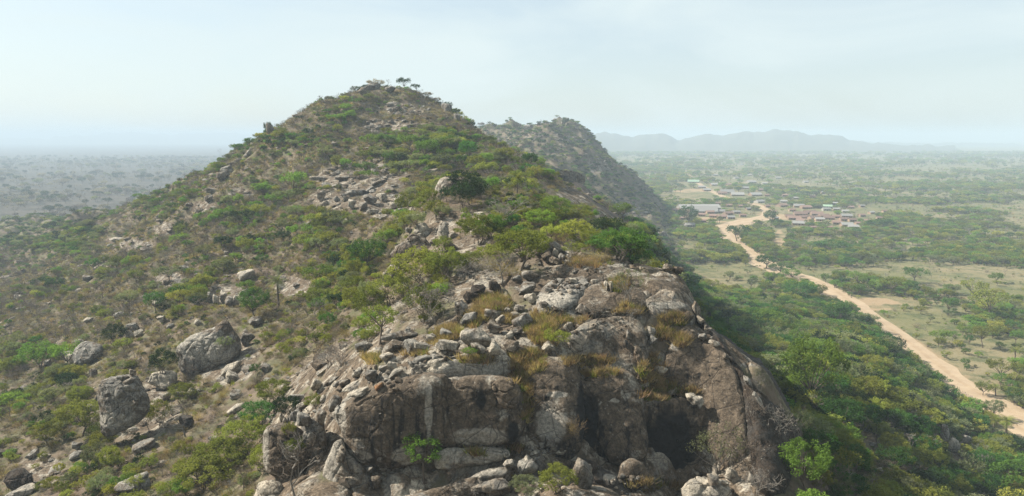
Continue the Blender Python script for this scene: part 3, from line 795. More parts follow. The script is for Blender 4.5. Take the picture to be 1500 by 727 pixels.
# smaller rocks read off the photograph: px, py, rx, ry, tilt (deg, clockwise down to the right), material, extra words
SMALL = """673 451 12 13 20 grey|689 435 13 10 10 dark|703 425 13 11 10 dark|725 420 9 9 0 dark|769 423 13 13 30 grey|779 438 11 9 -15 pale|778 404 14 8 25 grey|760 409 10 6 10 grey|742 455 6 5 0 pale|760 451 9 6 0 pale
752 460 8 5 0 pale|721 461 12 8 10 pale|731 469 10 5 -20 pale|722 480 14 10 30 tan|696 494 24 16 0 pale|722 512 12 12 0 pale|698 510 14 8 20 pale|654 506 20 11 5 pale|759 485 12 8 0 tan|745 493 8 6 -20 pale
769 468 18 13 -50 grey|750 508 16 10 0 tan|687 466 15 9 -20 grey|801 509 13 8 0 pale|834 478 9 9 -30 tan|853 454 9 10 -40 tan|794 445 8 5 0 grey|813 419 6 4 0 grey|805 425 7 4 0 grey|821 412 6 4 10 grey
584 492 28 8 -8 grey|575 509 20 9 -10 grey|568 521 12 6 -8 pale|603 509 14 13 15 grey|627 494 12 7 -5 pale|620 507 14 6 5 pale|656 488 12 6 10 grey|544 552 11 12 -20 grey|575 537 10 8 30 pale|582 545 15 6 -30 pale
622 525 16 7 -10 grey|634 518 7 5 0 pale|603 532 10 5 0 grey|534 508 13 9 -15 grey|553 567 10 5 -15 rust|471 547 10 5 -35 pale|485 558 14 6 -35 grey|465 563 11 10 -20 pale|495 561 9 4 -35 grey|517 567 18 6 -28 pale
498 570 10 4 -25 grey|523 547 9 6 -20 pale|507 559 11 5 -30 grey|528 575 20 5 -20 pale|490 590 9 14 5 grey|473 586 8 7 0 pale|495 606 7 14 5 grey|432 583 16 7 0 grey|443 594 9 6 -10 pale|431 609 7 10 10 grey
448 615 13 13 0 grey|470 612 9 15 0 grey|412 612 3 9 0 pale|418 616 4 5 0 pale|455 642 14 17 0 grey|498 670 7 11 15 tan|548 704 11 12 0 tan|510 706 14 10 20 tan|540 690 7 6 0 grey|561 540 9 5 -20 pale
726 713 22 15 -10 tan|770 684 14 16 0 pale|775 684 18 16 10 grey|792 680 9 12 10 grey|812 680 8 10 0 tan|853 696 20 22 35 tan|808 648 10 10 0 grey|795 653 6 5 0 pale|822 662 9 4 0 pale|784 664 8 4 -10 pale
744 680 10 6 -30 pale|700 716 14 8 -20 tan|1042 700 11 11 0 tan|1073 698 12 11 20 pale|1101 702 6 9 10 pale|1018 695 7 6 0 pale|1062 707 6 5 0 pale|1028 690 8 6 0 grey|1013 584 14 8 15 pale|1024 588 9 8 0 pale
979 393 8 8 30 tan|992 396 8 7 30 brown|1019 454 7 11 -30 tan|1026 470 8 5 30 tan|1007 465 9 10 20 tan|1031 494 8 6 20 grey|887 418 4 8 0 pale|895 419 4 8 0 tan|952 484 9 8 20 pale|967 542 10 8 20 pale
941 564 9 6 15 pale|958 560 7 5 -20 tan|968 533 8 5 0 tan|920 492 5 9 -10 grey|918 503 4 9 -20 grey|870 412 6 4 0 pale|858 416 7 4 0 grey|840 411 6 4 0 pale|984 575 10 6 -15 pale|955 500 7 9 40 grey
809 363 20 11 10 grey|801 377 14 9 20 brown|822 378 6 8 0 grey|812 382 10 7 20 tan|830 384 7 5 0 pale|798 366 8 10 0 tan|815 372 6 8 10 pale|836 376 6 4 0 grey|771 391 8 5 0 tan|845 388 5 3 0 pale
656 361 12 9 20 tan|619 370 16 7 10 tan|637 355 8 5 30 brown|613 317 17 4 -5 grey|571 396 5 7 -10 pale|584 395 6 10 0 tan|566 409 6 15 0 pale|575 402 6 13 0 tan|685 394 10 6 0 grey|703 315 10 5 0 pale
712 322 7 4 0 tan|600 338 6 5 0 grey|660 346 6 5 0 pale|629 384 8 5 0 grey|193 569 12 9 10 grey|173 577 9 9 -10 grey|191 558 10 6 -15 tan|199 578 11 7 0 grey|198 589 9 5 -15 tan|180 553 9 4 0 grey
196 546 6 6 0 tan|360 497 11 13 20 grey|339 539 17 8 -20 pale|337 555 12 11 -20 pale|387 539 9 8 0 grey|103 526 6 9 0 pale|135 546 7 9 0 grey|310 438 8 10 20 grey|318 440 6 9 0 pale|326 436 6 10 10 pale
336 442 6 9 0 grey|347 441 8 9 -10 pale|373 472 12 9 -20 grey|274 618 12 10 10 dark|45 667 13 6 -35 grey|346 598 14 5 -35 pale|216 650 22 8 -25 grey|112 654 9 7 0 grey|112 667 10 8 0 grey|279 577 10 9 0 pale
245 580 9 8 0 pale|261 578 7 6 0 grey|310 643 9 7 0 pale|30 722 20 7 0 pale|357 404 16 8 0 pale|128 409 9 6 0 grey|300 490 0 0 0 grey|130 468 7 4 0 pale|92 409 6 3 0 grey|170 352 12 5 0 pale
195 480 10 8 0 grey|205 488 8 7 0 pale|190 490 6 6 0 pale|150 600 0 0 0 grey|68 532 6 5 0 grey|238 468 8 6 0 pale|250 478 6 5 0 grey|288 473 7 5 0 pale|326 258 9 8 10 tan|334 250 10 8 -10 grey
307 290 7 6 0 tan|310 280 8 5 0 grey|362 228 9 5 -35 grey|470 288 8 10 0 tan|478 298 5 5 0 pale|492 292 6 5 0 grey|540 292 12 8 10 grey|560 289 9 7 0 pale|575 300 12 6 0 pale|520 282 14 5 0 grey
550 268 16 4 -5 tan|500 262 14 4 0 grey|585 292 8 6 0 pale|600 300 6 5 0 grey|395 188 5 9 0 grey|545 310 10 5 0 pale|563 318 8 5 0 pale|470 262 16 4 0 tan|530 303 8 7 0 tan|515 300 7 8 0 pale
546 127 12 7 0 grey|530 134 8 6 10 tan|573 131 9 5 0 grey|655 158 9 7 20 grey|668 171 6 6 0 grey|396 190 6 9 0 tan|826 178 8 5 0 grey|775 187 8 4 0 grey|1398 650 0 0 0 pale|1278 652 6 5 0 grey|1290 690 7 6 0 pale|1106 690 0 0 0 grey|1330 560 0 0 0 pale|1095 560 5 12 -35 grey|1110 585 5 14 -35 grey|1062 520 7 4 35 tan|1046 503 8 5 35 pale"""
def size_word(w):
    return 'small' if w < 1.3 else 'middling' if w < 2.6 else 'large' if w < 5 else 'huge'
RWORD = {'pale': 'pale cream', 'grey': 'grey', 'tan': 'tan', 'brown': 'brown', 'dark': 'dark', 'rust': 'rusty orange'}
def rot_view(px, tilt):
    return Matrix.Rotation(-math.atan((px - 750) / F), 3, 'Z') @ Matrix.Rotation(R(tilt), 3, 'Y')
nb = 0
for item in SMALL.replace('\n', '|').split('|'):
    a = item.split()
    px, py, rx, ry, tilt = map(float, a[:5])
    mat = a[5]
    if rx == 0:
        continue
    Y = hit_rock(px, py + 0.75 * ry)
    if py < 215 and Y > 1300:
        Y, py = stand_on_hill(px, py + 0.75 * ry)
        py -= 0.6 * ry
    wx, wz = rx * Y / F, ry * Y / F
    wy = 0.5 * (wx + wz) * (0.8 + 0.4 * random.random())
    k = nb % 8
    nb += 1
    o = obj('boulder' if wx > 0.75 else 'stone', bmesh_for(k, mat))
    c = pt(px, py, Y - wy * 0.15)
    o.matrix_world = Matrix.Translation(c) @ rot_view(px, tilt).to_4x4() @ Matrix.Diagonal((wx * 1.04, wy, wz * 1.06, 1)) @ Matrix.Rotation(random.choice((0, math.pi)), 4, 'Z')
    shape = 'standing' if wz > 1.3 * wx else 'flat' if wz < 0.55 * wx else 'rounded'
    tag(o, None, 'boulder' if wx > 0.75 else 'stone', 'loose rocks of the outcrop and slopes')
    ITEMS.append((o, f'{RWORD[mat]} {shape} {"boulder" if wx > 0.75 else "stone"}', px, py))
    ROCKBOX.append((px, py, rx, ry, Y))

# village houses read off the photograph: px, py of the foot, width, roof, wall
HOUSES = """1023 307 62 t w L|1030 311 44 t w|1016 268 18 g w|1028 276 12 t m|1046 272 12 t m|1100 268 14 t w|1064 283 22 t m|1080 287 20 t m|1058 285 14 r m|1106 287 18 t m|1112 297 14 t w|1035 280 12 t m|1148 297 10 t w|1170 304 16 t m
1145 303 16 r m|1180 306 16 r m|1212 305 14 g w|1210 309 12 t w|1225 309 10 t m|1238 312 10 t w|1162 322 18 r m|1172 316 20 r m|1178 321 16 r m|1186 314 18 r m|1196 316 18 r m|1206 319 16 r m|1192 322 18 r m|1174 326 16 r m|1200 324 14 t m|1214 322 16 r m
1224 320 12 r m|1240 319 16 t m|1236 324 14 r m|1248 325 12 r m|1156 319 12 r m|1170 330 20 t m|1240 332 18 t m|1250 335 16 t w|1226 329 14 r m|1040 313 12 r m|1054 312 16 t m|1066 315 14 r m|1078 313 12 t m|1046 319 14 r m|1058 320 16 r m|1028 317 12 r m
1012 319 12 r m|1070 321 12 t m|1004 312 14 r m|1088 318 10 r m|990 310 12 r m|1112 280 10 r m|1092 277 12 t m|1010 333 16 t w|1222 300 9 t w|1120 270 8 t w|1140 262 8 t w|1078 262 8 t w|1180 268 8 t w|1086 242 7 t w|1048 258 8 t w|1136 322 8 t m|1262 318 10 r m|1270 326 10 r m|1258 330 12 r m|1276 314 9 t m|1288 322 9 r m|1296 312 8 r m|1246 306 9 r m|1262 304 8 t m|1160 310 10 r m|1132 312 9 r m|1124 304 8 r m|1068 303 10 r m|1084 304 9 r m|1096 308 8 t m|1052 300 9 r m|1150 288 8 r m|1166 292 8 t m|1190 290 8 r m|1206 284 7 t m|1124 288 8 r m|1098 258 7 t m|1068 272 9 r m|1230 342 10 r m|1214 336 10 r m|1190 336 10 r m|1030 326 10 r m|1000 322 9 r m"""
HPX = np.array([[float(q) for q in t.split()[:3]] for t in HOUSES.replace('\n', '|').split('|')])

# ------------------------------------------------------------------ plants
def tubes(segs, n=5):
    """tapered limbs from (p0, r0, p1, r1)"""
    a = np.linspace(0, 2 * math.pi, n, endpoint=False)
    Vs, Fs, o = [], [], 0
    for p0, r0, p1, r1 in segs:
        p0, p1 = np.asarray(p0, float), np.asarray(p1, float)
        d = p1 - p0
        d = d / (np.linalg.norm(d) + 1e-9)
        x = np.cross(d, (0.3, 0.9, 0.2) if abs(d[2]) > 0.8 else (0, 0, 1.0))
        x /= np.linalg.norm(x)
        y = np.cross(d, x)
        ring = np.cos(a)[:, None] * x + np.sin(a)[:, None] * y
        Vs += [p0 + ring * r0, p1 + ring * r1]
        k = np.arange(n)
        Fs.append(np.stack([o + k, o + (k + 1) % n, o + n + (k + 1) % n, o + n + k], -1))
        o += 2 * n
    return np.concatenate(Vs), np.concatenate(Fs)
def leaves(C, size, r, up=0.5, long=1.6):
    """diamond leaves at the points C"""
    n = len(C)
    N = r.normal(size=(n, 3))
    N[:, 2] = np.abs(N[:, 2]) + up
    N /= np.linalg.norm(N, axis=1, keepdims=True)
    A = np.cross(N, r.normal(size=(n, 3)))
    A /= np.linalg.norm(A, axis=1, keepdims=True)
    B = np.cross(N, A)
    s = size * r.uniform(0.6, 1.4, (n, 1))
    V = np.stack([C - A * s * long * 0.5, C + B * s * 0.5, C + A * s * long * 0.5, C - B * s * 0.5], 1).reshape(-1, 3)
    return V, np.arange(4 * n).reshape(n, 4)
def limb_path(p0, p1, r0, r1, r, sag=0.12, n=3):
    P = [p0 + (p1 - p0) * t for t in np.linspace(0, 1, n + 1)]
    L = np.linalg.norm(p1 - p0)
    for i in range(1, n):
        P[i] = P[i] + r.normal(size=3) * L * sag
    rr = np.linspace(r0, r1, n + 1)
    return [(P[i], rr[i], P[i + 1], rr[i + 1]) for i in range(n)]
def leafy(seed, h=1.0, spread=0.55, trunk=0.28, clumps=36, per=40, leaf=0.030, flat=0.75, clump=0.13, stems=1, low=0.25):
    """unit-height plant: limbs and a crown of leaf clumps with gaps; returns (limb mesh arrays, leaf mesh arrays)"""
    r = np.random.default_rng(seed)
    cz = (low + 1) / 2
    ch = (1 - low) / 2
    C = []
    lobes = r.normal(size=(5, 3)) * (0.30, 0.30, 0.22)
    while len(C) < clumps:
        q = r.normal(size=3)
        q /= np.linalg.norm(q)
        q *= r.uniform(0.35, 1.0) ** 0.5
        if q[2] < -0.55: continue
        k = 1 + 0.28 * fbm3(np.array([q * 1.7 + seed]), seed, 2)[0]
        C.append(np.array([q[0] * spread * k, q[1] * spread * k, cz + q[2] * ch * k * flat + (1 - flat) * ch * 0.6]))
    C = np.array(C)
    segs = []
    tips = C[r.permutation(clumps)[:min(14, max(6, clumps // 3))]]
    for s in range(stems):
        base = np.array([0, 0, -0.06]) + (r.normal(size=3) * (0.07, 0.07, 0) if stems > 1 else 0)
        fork = np.array([r.normal() * 0.05, r.normal() * 0.05, trunk]) + (base * (1, 1, 0)) * 1.5
        r0 = (0.026 if stems == 1 else 0.016)
        segs += limb_path(base, fork, r0 * 1.25, r0 * 0.8, r, 0.05, 2)
        for q in tips[s::stems]:
            mid = fork * 0.45 + q * 0.55 + r.normal(size=3) * 0.03
            segs += [(fork, r0 * 0.5, mid, r0 * 0.28), (mid, r0 * 0.28, q, r0 * 0.08)]
    pts = []
    for q in C:
        d = r.normal(size=(per, 3))
        d /= np.linalg.norm(d, axis=1, keepdims=True)
        d *= (r.uniform(0, 1, (per, 1)) ** 0.4) * clump * r.uniform(0.7, 1.25)
        d[:, 2] *= 0.85
        pts.append(q + d)
    return tubes(segs, 5), leaves(np.concatenate(pts), leaf, r)
def bare(seed, levels=4, h=1.0, spread=0.55, stems=1, r0=0.03, twig=0.006, kids=(3, 4)):
    r = np.random.default_rng(seed)
    trunk, crown = [], []
    def grow(p, d, L, rad, lv):
        q = p + d * L
        m = p + d * L * 0.5 + r.normal(size=3) * L * 0.07
        tgt = trunk if lv == 0 else crown
        r1 = max(rad * 0.62, twig)
        tgt.append((p, rad, m, (rad + r1) / 2))
        tgt.append((m, (rad + r1) / 2, q, r1))
        if lv >= levels: return
        for k in range(r.integers(kids[0], kids[1] + 1)):
            nd = d * 0.75 + r.normal(size=3) * (0.62, 0.62, 0.36) * (spread / 0.55)
            nd[2] += 0.16
            nd /= np.linalg.norm(nd)
            grow(q if k else m * 0.3 + q * 0.7, nd, L * r.uniform(0.58, 0.86), r1, lv + 1)
    for s in range(stems):
        d = np.array([r.normal() * (0.35 if stems > 1 else 0.08), r.normal() * (0.35 if stems > 1 else 0.08), 1.0])
        d /= np.linalg.norm(d)
        grow(np.array([0, 0, -0.05]), d, 0.30 if stems == 1 else 0.22, r0, 0)
    top = max(s[2][2] for s in crown)
    f = 1.0 / top
    fix = lambda sg: [(a * f, b, c_ * f, e) for a, b, c_, e in sg]
    return tubes(fix(trunk), 5), tubes(fix(crown), 3)
def brush(seed, n=420, w=0.02):
    """dry twiggy shrub: thin blades fanning up and out from a few stems"""
    r = np.random.default_rng(seed)
    cl = r.normal(size=(14, 3)) * (0.30, 0.30, 0.12) + (0, 0, 0.45)
    c0 = cl[r.integers(0, 14, n)] + r.normal(size=(n, 3)) * (0.13, 0.13, 0.14)
    d = c0 * (1, 1, 0.5) + r.normal(size=(n, 3)) * 0.25 + (0, 0, 0.25)
    d /= np.linalg.norm(d, axis=1, keepdims=True)
    L = r.uniform(0.14, 0.34, (n, 1))
    s = np.cross(d, r.normal(size=(n, 3)))
    s /= np.linalg.norm(s, axis=1, keepdims=True)
    c0[:, 2] = np.abs(c0[:, 2])
    V = np.stack([c0 - s * w * 0.5, c0 + s * w * 0.5, c0 + d * L], 1).reshape(-1, 3)
    segs = []
    for q in cl:
        segs += [(np.array([0, 0, -0.04]), 0.016, q * 0.55, 0.011), (q * 0.55, 0.011, q, 0.004)]
    return tubes(segs, 4), (V, np.arange(3 * n).reshape(n, 3))
def palm_arr(seed, n=20):
    r = np.random.default_rng(seed)
    segs = limb_path(np.array([0, 0, -0.05]), np.array([0.03, 0.0, 0.72]), 0.034, 0.024, r, 0.012, 4)
    fr = []
    for k in range(n):
        az = k * 2.4 + r.normal() * 0.2
        el = R(75 - 105 * (k / n) + r.normal() * 6)
        L = r.uniform(0.28, 0.36)
        Vs = []
        p = np.array([0.03, 0, 0.72])
        m = 9
        for j in range(m + 1):
            e = el - R(70) * (j / m) ** 1.4
            dv = np.array([math.cos(az) * math.cos(e), math.sin(az) * math.cos(e), math.sin(e)])
            sd_ = np.array([-math.sin(az), math.cos(az), 0])
            Vs.append((p.copy(), sd_, dv))
            p = p + dv * L / m
        V, Fc = [], []
        for j in range(1, m + 1):
            pp, sd_, dv = Vs[j]
            wl_ = 0.11 * math.sin(math.pi * (0.12 + 0.86 * j / (m + 1)))
            for sgn in (-1, 1):
                for hq in (0, 0.5):
                    b = pp - dv * L / m * hq
                    b2 = b + dv * L / m * 0.34
                    tip = b + sgn * sd_ * wl_ + dv * 0.05 - np.array([0, 0, 0.025])
                    o = len(V)
                    V += [b, b2, tip]
                    Fc.append((o, o + 1, o + 2))
        fr.append((np.array(V), np.array(Fc)))
    return tubes(segs, 7), fr

def two(name, arrs, mt, mc, w=1.0):
    (tv, tf), (cv, cf) = arrs
    return mesh_np('trunk', tv, tf, [M[mt]]), mesh_np('crown', cv, cf, [M[mc]], False)
ARR = {}
for k in range(4):
    ARR['leafy_tree', k] = leafy(100 + k, spread=0.52, clumps=46, per=46, leaf=0.034, clump=0.135, trunk=0.26)
    ARR['umbrella_tree', k] = leafy(200 + k, spread=0.64, clumps=40, per=46, leaf=0.034, flat=0.6, clump=0.14, trunk=0.36, low=0.38)
    ARR['shrub', k] = leafy(300 + k, spread=0.50, clumps=40, per=40, leaf=0.040, clump=0.15, trunk=0.10, stems=4, low=0.02)
    ARR['bare_tree', k] = bare(400 + k, 5, r0=0.026, twig=0.0040, kids=(2, 3))
    ARR['bare_shrub', k] = bare(500 + k, 5, stems=4, r0=0.010, twig=0.0034, kids=(2, 3), spread=0.7)
    ARR['dry_shrub', k] = brush(600 + k)
for k in range(3):
    ARR['fine_tree', k] = leafy(700 + k, spread=0.50, clumps=110, per=60, leaf=0.020, clump=0.085, trunk=0.24, low=0.16)
    ARR['fine_shrub', k] = leafy(720 + k, spread=0.60, clumps=95, per=54, leaf=0.024, clump=0.10, trunk=0.12, stems=4, low=0.05)
    ARR['sapling', k] = leafy(740 + k, spread=0.40, clumps=44, per=44, leaf=0.022, clump=0.085, trunk=0.40, low=0.22)
    ARR['thorn_shrub', k] = leafy(760 + k, spread=0.62, clumps=60, per=26, leaf=0.018, clump=0.10, trunk=0.16, stems=4, low=0.12)
_mc = {}
def plant_mesh(kind, k):
    """limb and crown meshes, shared by all plants of a sort; the leaf colour sits on the object"""
    if (kind, k) not in _mc:
        (tv, tf), (cv, cf) = ARR[kind, k]
        tb = 'palebark' if kind in ('bare_tree', 'bare_shrub', 'thorn_shrub') else 'bark'
        _mc[kind, k] = (mesh_np('trunk', tv, tf, [M[tb]]), mesh_np('crown', cv, cf, [M['olive']], False))
    return _mc[kind, k]
NAME = {'fine_tree': 'leafy_tree', 'fine_shrub': 'shrub', 'sapling': 'leafy_tree', 'thorn_shrub': 'shrub'}
CAT = {'leafy_tree': 'tree', 'umbrella_tree': 'tree', 'bare_tree': 'tree', 'shrub': 'shrub', 'bare_shrub': 'shrub', 'dry_shrub': 'shrub'}
GRP = {'leafy_tree': 'leafy trees of the hill and plain', 'umbrella_tree': 'flat-crowned trees', 'bare_tree': 'leafless trees', 'shrub': 'leafy shrubs of the slopes', 'bare_shrub': 'leafless shrubs', 'dry_shrub': 'dry brown shrubs'}
SHAPE = {'leafy_tree': 'round-crowned tree', 'umbrella_tree': 'flat-crowned tree', 'bare_tree': 'leafless tree', 'shrub': 'leafy shrub', 'bare_shrub': 'leafless many-stemmed shrub', 'dry_shrub': 'dry twiggy shrub',
         'fine_tree': 'full-crowned leafy tree', 'fine_shrub': 'dense leafy shrub', 'sapling': 'slender young tree', 'thorn_shrub': 'thin-leaved thorny shrub'}
TWORD = {'bare': 'pale grey', 'dim': 'brownish', 'dusky': 'dark dusky green', 'russet': 'brown', 'grey-brown': 'grey-brown', 'straw': 'straw-coloured'}
def plant(kind, k, tint, loc, h, wscale=1.0, rz=0.0, label=None, tilt=(0, 0)):
    name = NAME.get(kind, kind)
    e = bpy.data.objects.new(name, None)
    COL.objects.link(e)
    e.location = loc
    e.rotation_euler = (tilt[0], tilt[1], rz)
    e.scale = (h * wscale, h * wscale, h)
    tm, cm = plant_mesh(kind, k)
    obj('trunk' if CAT[name] == 'tree' else 'stem', tm, e)
    c_ = obj('crown' if CAT[name] == 'tree' else 'foliage' if 'bare' not in kind else 'twig_crown', cm, e)
    c_.material_slots[0].link = 'OBJECT'
    c_.material_slots[0].material = M['palebark'] if tint == 'bare' else M['bark'] if tint == 'dim' else M[tint]
    tag(e, label, CAT[name], GRP[name])
    px, py = proj(np.array(loc) + (0, 0, h * 0.5))
    sz = 'small' if h < 2.0 else 'medium' if h < 4.0 else 'tall' if h < 8 else 'very tall'
    if CAT[name] == 'shrub':
        sz = 'low' if h < 1.3 else 'knee-high' if h < 0.8 else 'bushy' if h < 2.6 else 'big'
    if label is None:
        ITEMS.append((e, f'{sz} {TWORD.get(tint, tint)} {SHAPE[kind]}', float(px), float(py)))
    return e

# plants read off the photograph: kind, px, py of the foot, width and height in pixels, tint
FIXED = """sapling 621 708 62 76 bright green|fine_tree 1190 604 96 116 bright green|fine_tree 1181 722 78 80 bright green|thorn_shrub 1050 694 90 82 grey-green|thorn_shrub 1166 640 44 46 grey-green
fine_tree 375 468 46 46 deep green|fine_tree 228 458 34 32 deep green|fine_tree 541 396 58 48 deep green|fine_shrub 481 482 30 26 deep green|fine_shrub 376 550 22 18 deep green
fine_shrub 610 424 84 62 olive|fine_shrub 652 412 70 50 olive|fine_shrub 572 446 70 50 olive|fine_shrub 618 470 60 56 olive|sapling 556 505 56 66 olive|fine_shrub 540 470 60 50 olive
fine_shrub 700 358 70 44 olive|fine_tree 762 398 82 64 olive|fine_shrub 722 348 50 34 bright green|fine_shrub 678 276 70 26 dusky|fine_shrub 676 306 46 38 dusky|fine_shrub 700 292 34 30 dusky|fine_shrub 652 296 20 22 dusky|fine_shrub 648 372 34 26 olive
fine_shrub 812 318 56 30 bright green|fine_shrub 905 380 96 46 deep green|fine_shrub 868 368 40 34 olive|fine_shrub 935 380 50 34 deep green|fine_shrub 842 356 60 34 yellow-green|fine_shrub 790 336 56 30 bright green
fine_shrub 600 318 46 36 olive|fine_shrub 690 300 40 40 dusky|fine_shrub 630 300 30 24 olive|fine_shrub 670 400 60 30 olive|fine_shrub 725 388 60 30 olive|fine_shrub 790 372 44 26 olive
bare_shrub 640 476 90 74 bare|bare_tree 735 415 60 50 bare|bare_shrub 745 330 60 46 bare|bare_shrub 700 410 60 34 bare|thorn_shrub 920 440 56 48 grey-green|bare_tree 916 442 44 46 bare|bare_tree 940 456 34 34 bare
bare_shrub 872 466 46 26 bare|bare_shrub 482 540 80 50 dim|bare_shrub 500 536 60 44 bare|bare_tree 428 740 90 116 bare|bare_shrub 436 700 80 70 dim|fine_shrub 436 668 34 30 olive|fine_shrub 816 720 66 42 olive
umbrella_tree 814 517 50 34 yellow-green|fine_shrub 770 724 54 26 grey-green|bare_shrub 1085 690 60 66 dim|bare_shrub 1110 726 60 46 bare|bare_shrub 1140 640 50 50 bare|bare_shrub 1100 610 40 44 dim|bare_shrub 1112 575 30 36 bare
bare_shrub 664 700 50 40 dim|bare_shrub 690 724 60 24 bare|bare_shrub 902 404 40 20 bare|bare_tree 833 388 30 40 bare|dry_shrub 850 392 40 22 straw|bare_shrub 925 470 30 20 bare|dry_shrub 842 640 26 30 russet
fine_shrub 460 600 30 24 olive|fine_shrub 424 640 26 22 olive|fine_shrub 690 520 34 12 bright green|fine_shrub 420 612 50 34 dusky|fine_shrub 400 590 60 36 olive|fine_shrub 360 660 80 50 olive|fine_shrub 330 690 90 50 olive
fine_shrub 380 625 60 40 deep green|fine_shrub 300 716 90 46 olive|fine_shrub 385 690 50 40 olive|fine_tree 120 640 70 58 olive|fine_shrub 170 505 40 32 dusky|fine_shrub 240 545 46 36 dusky|fine_shrub 330 512 30 20 grey-green
fine_shrub 232 625 46 40 olive|fine_shrub 270 590 50 30 olive|bare_tree 272 640 60 50 bare|bare_shrub 270 560 50 34 dim|fine_shrub 150 660 50 30 olive|fine_shrub 60 540 70 40 bright green|umbrella_tree 100 545 50 44 bright green
umbrella_tree 430 292 44 40 bright green|umbrella_tree 545 225 36 28 bright green|umbrella_tree 625 240 44 34 bright green|umbrella_tree 600 225 36 28 bright green|leafy_tree 686 240 34 34 deep green|umbrella_tree 540 268 30 18 bright green
leafy_tree 522 137 16 10 dusky|leafy_tree 506 145 14 9 grey-green|leafy_tree 626 140 16 10 grey-brown|umbrella_tree 591 133 22 19 dusky|umbrella_tree 609 133 16 12 dusky|leafy_tree 550 128 24 13 grey-brown|leafy_tree 536 134 14 10 dusky|bare_tree 568 126 12 11 dim|umbrella_tree 478 162 22 14 dim|leafy_tree 464 167 14 11 grey-green|leafy_tree 440 178 12 9 dusky|leafy_tree 425 184 12 9 grey-brown|leafy_tree 655 160 14 11 dusky|leafy_tree 668 170 12 12 dusky|leafy_tree 690 189 14 10 dusky|bare_tree 512 143 12 10 dim|leafy_tree 394 198 14 18 dusky|leafy_tree 640 148 14 9 grey-brown|leafy_tree 366 216 20 14 deep green
bare_tree 322 236 14 18 bare|bare_tree 340 224 10 14 bare|bare_tree 640 165 12 12 bare|bare_tree 480 322 26 46 bare|umbrella_tree 705 190 12 10 dim|leafy_tree 827 185 12 12 dusky|leafy_tree 757 192 12 12 dim|leafy_tree 776 250 30 26 deep green
leafy_tree 922 294 18 12 dusky|leafy_tree 1008 332 30 30 deep green|leafy_tree 1128 331 22 24 deep green|leafy_tree 1122 394 36 20 deep green|umbrella_tree 1142 404 40 18 deep green|leafy_tree 1160 410 30 16 bright green|fine_shrub 620 314 40 26 olive|fine_shrub 610 334 36 24 grey-green|fine_shrub 638 318 36 24 olive|fine_shrub 598 336 40 26 olive|fine_shrub 648 322 30 22 grey-green|fine_shrub 692 392 40 24 olive|fine_shrub 782 364 44 26 grey-green|fine_shrub 842 376 40 22 olive|dry_shrub 745 404 40 22 straw|dry_shrub 720 398 40 24 grey-brown|dry_shrub 880 384 40 16 straw|umbrella_tree 1080 354 40 24 deep green|leafy_tree 1215 372 70 22 deep green|leafy_tree 1290 340 40 20 deep green|umbrella_tree 1445 470 56 46 olive
umbrella_tree 1440 510 40 34 olive|umbrella_tree 1425 440 40 30 olive|umbrella_tree 1340 416 44 24 deep green|umbrella_tree 1305 432 40 26 olive|umbrella_tree 1255 424 34 26 bright green|leafy_tree 1170 445 56 34 deep green|leafy_tree 1225 480 40 40 deep green
leafy_tree 1440 580 26 22 olive|leafy_tree 1420 505 16 14 deep green|umbrella_tree 1465 560 44 34 olive|leafy_tree 1390 460 30 26 deep green"""
for i_, item in enumerate(FIXED.replace('\n', '|').split('|')):
    a = item.split()
    kind, (px, py, pw, ph), tint = a[0], map(float, a[1:5]), ' '.join(a[5:])
    Y = hit_rock(px, min(py, 726))
    if py > 726:
        Y = float(hit(px, py)[0])
    if py < 215 and Y > 1300:
        Y, py = stand_on_hill(px, py)
    h = ph * Y / F * 1.04
    nk = 3 if (kind, 3) not in ARR else 4
    base_w = {'fine_tree': 1.06, 'fine_shrub': 1.28, 'sapling': 0.86, 'thorn_shrub': 1.3, 'umbrella_tree': 1.45, 'leafy_tree': 1.15, 'bare_tree': 1.1, 'bare_shrub': 1.3, 'dry_shrub': 1.2}[kind]
    loc = pt(px, py, Y)
    plant(kind, i_ % nk, tint, loc, h, min(1.8, max(0.55, pw / ph / base_w)), random.uniform(0, 6.28))
    ROCKBOX.append((px, py - ph * 0.65, pw * 0.40, ph * 0.28, Y))

# palms
for i_, (px, py, ph, words) in enumerate(((757, 290, 40, 'lone tall palm standing on the ridge behind the knob'), (408, 452, 58, 'slender palm beside the deep green tree on the left slope'),
                                (1474, 640, 36, 'broad palm in the thicket beside the road, nearest the lower end of the road'), (1454, 634, 30, 'smaller palm left of the broad palm beside the road'), (1486, 528, 22, 'young palm in the grass right of the road'), (1458, 580, 20, 'little palm in the open field right of the road'))):
    Y = hit_rock(px, py)
    e = bpy.data.objects.new('palm_tree', None)
    COL.objects.link(e)
    e.location = pt(px, py, Y)
    h = ph * Y / F
    e.scale = (h * (1 if i_ < 2 else 1.5),) * 2 + (h,)
    e.rotation_euler = (0, 0, i_ * 1.7)
    (tv, tf), fr = palm_arr(900 + i_)
    obj('trunk', mesh_np('trunk', tv, tf, [M['bark']]), e)
    for fv, ff in fr:
        obj('frond', mesh_np('frond', fv, ff, [M['olive' if i_ != 1 else 'grey-green']], False), e)
    tag(e, words, 'palm', 'palms')
    ROCKBOX.append((px, py - ph * 0.6, ph * 0.35, ph * 0.5, Y))

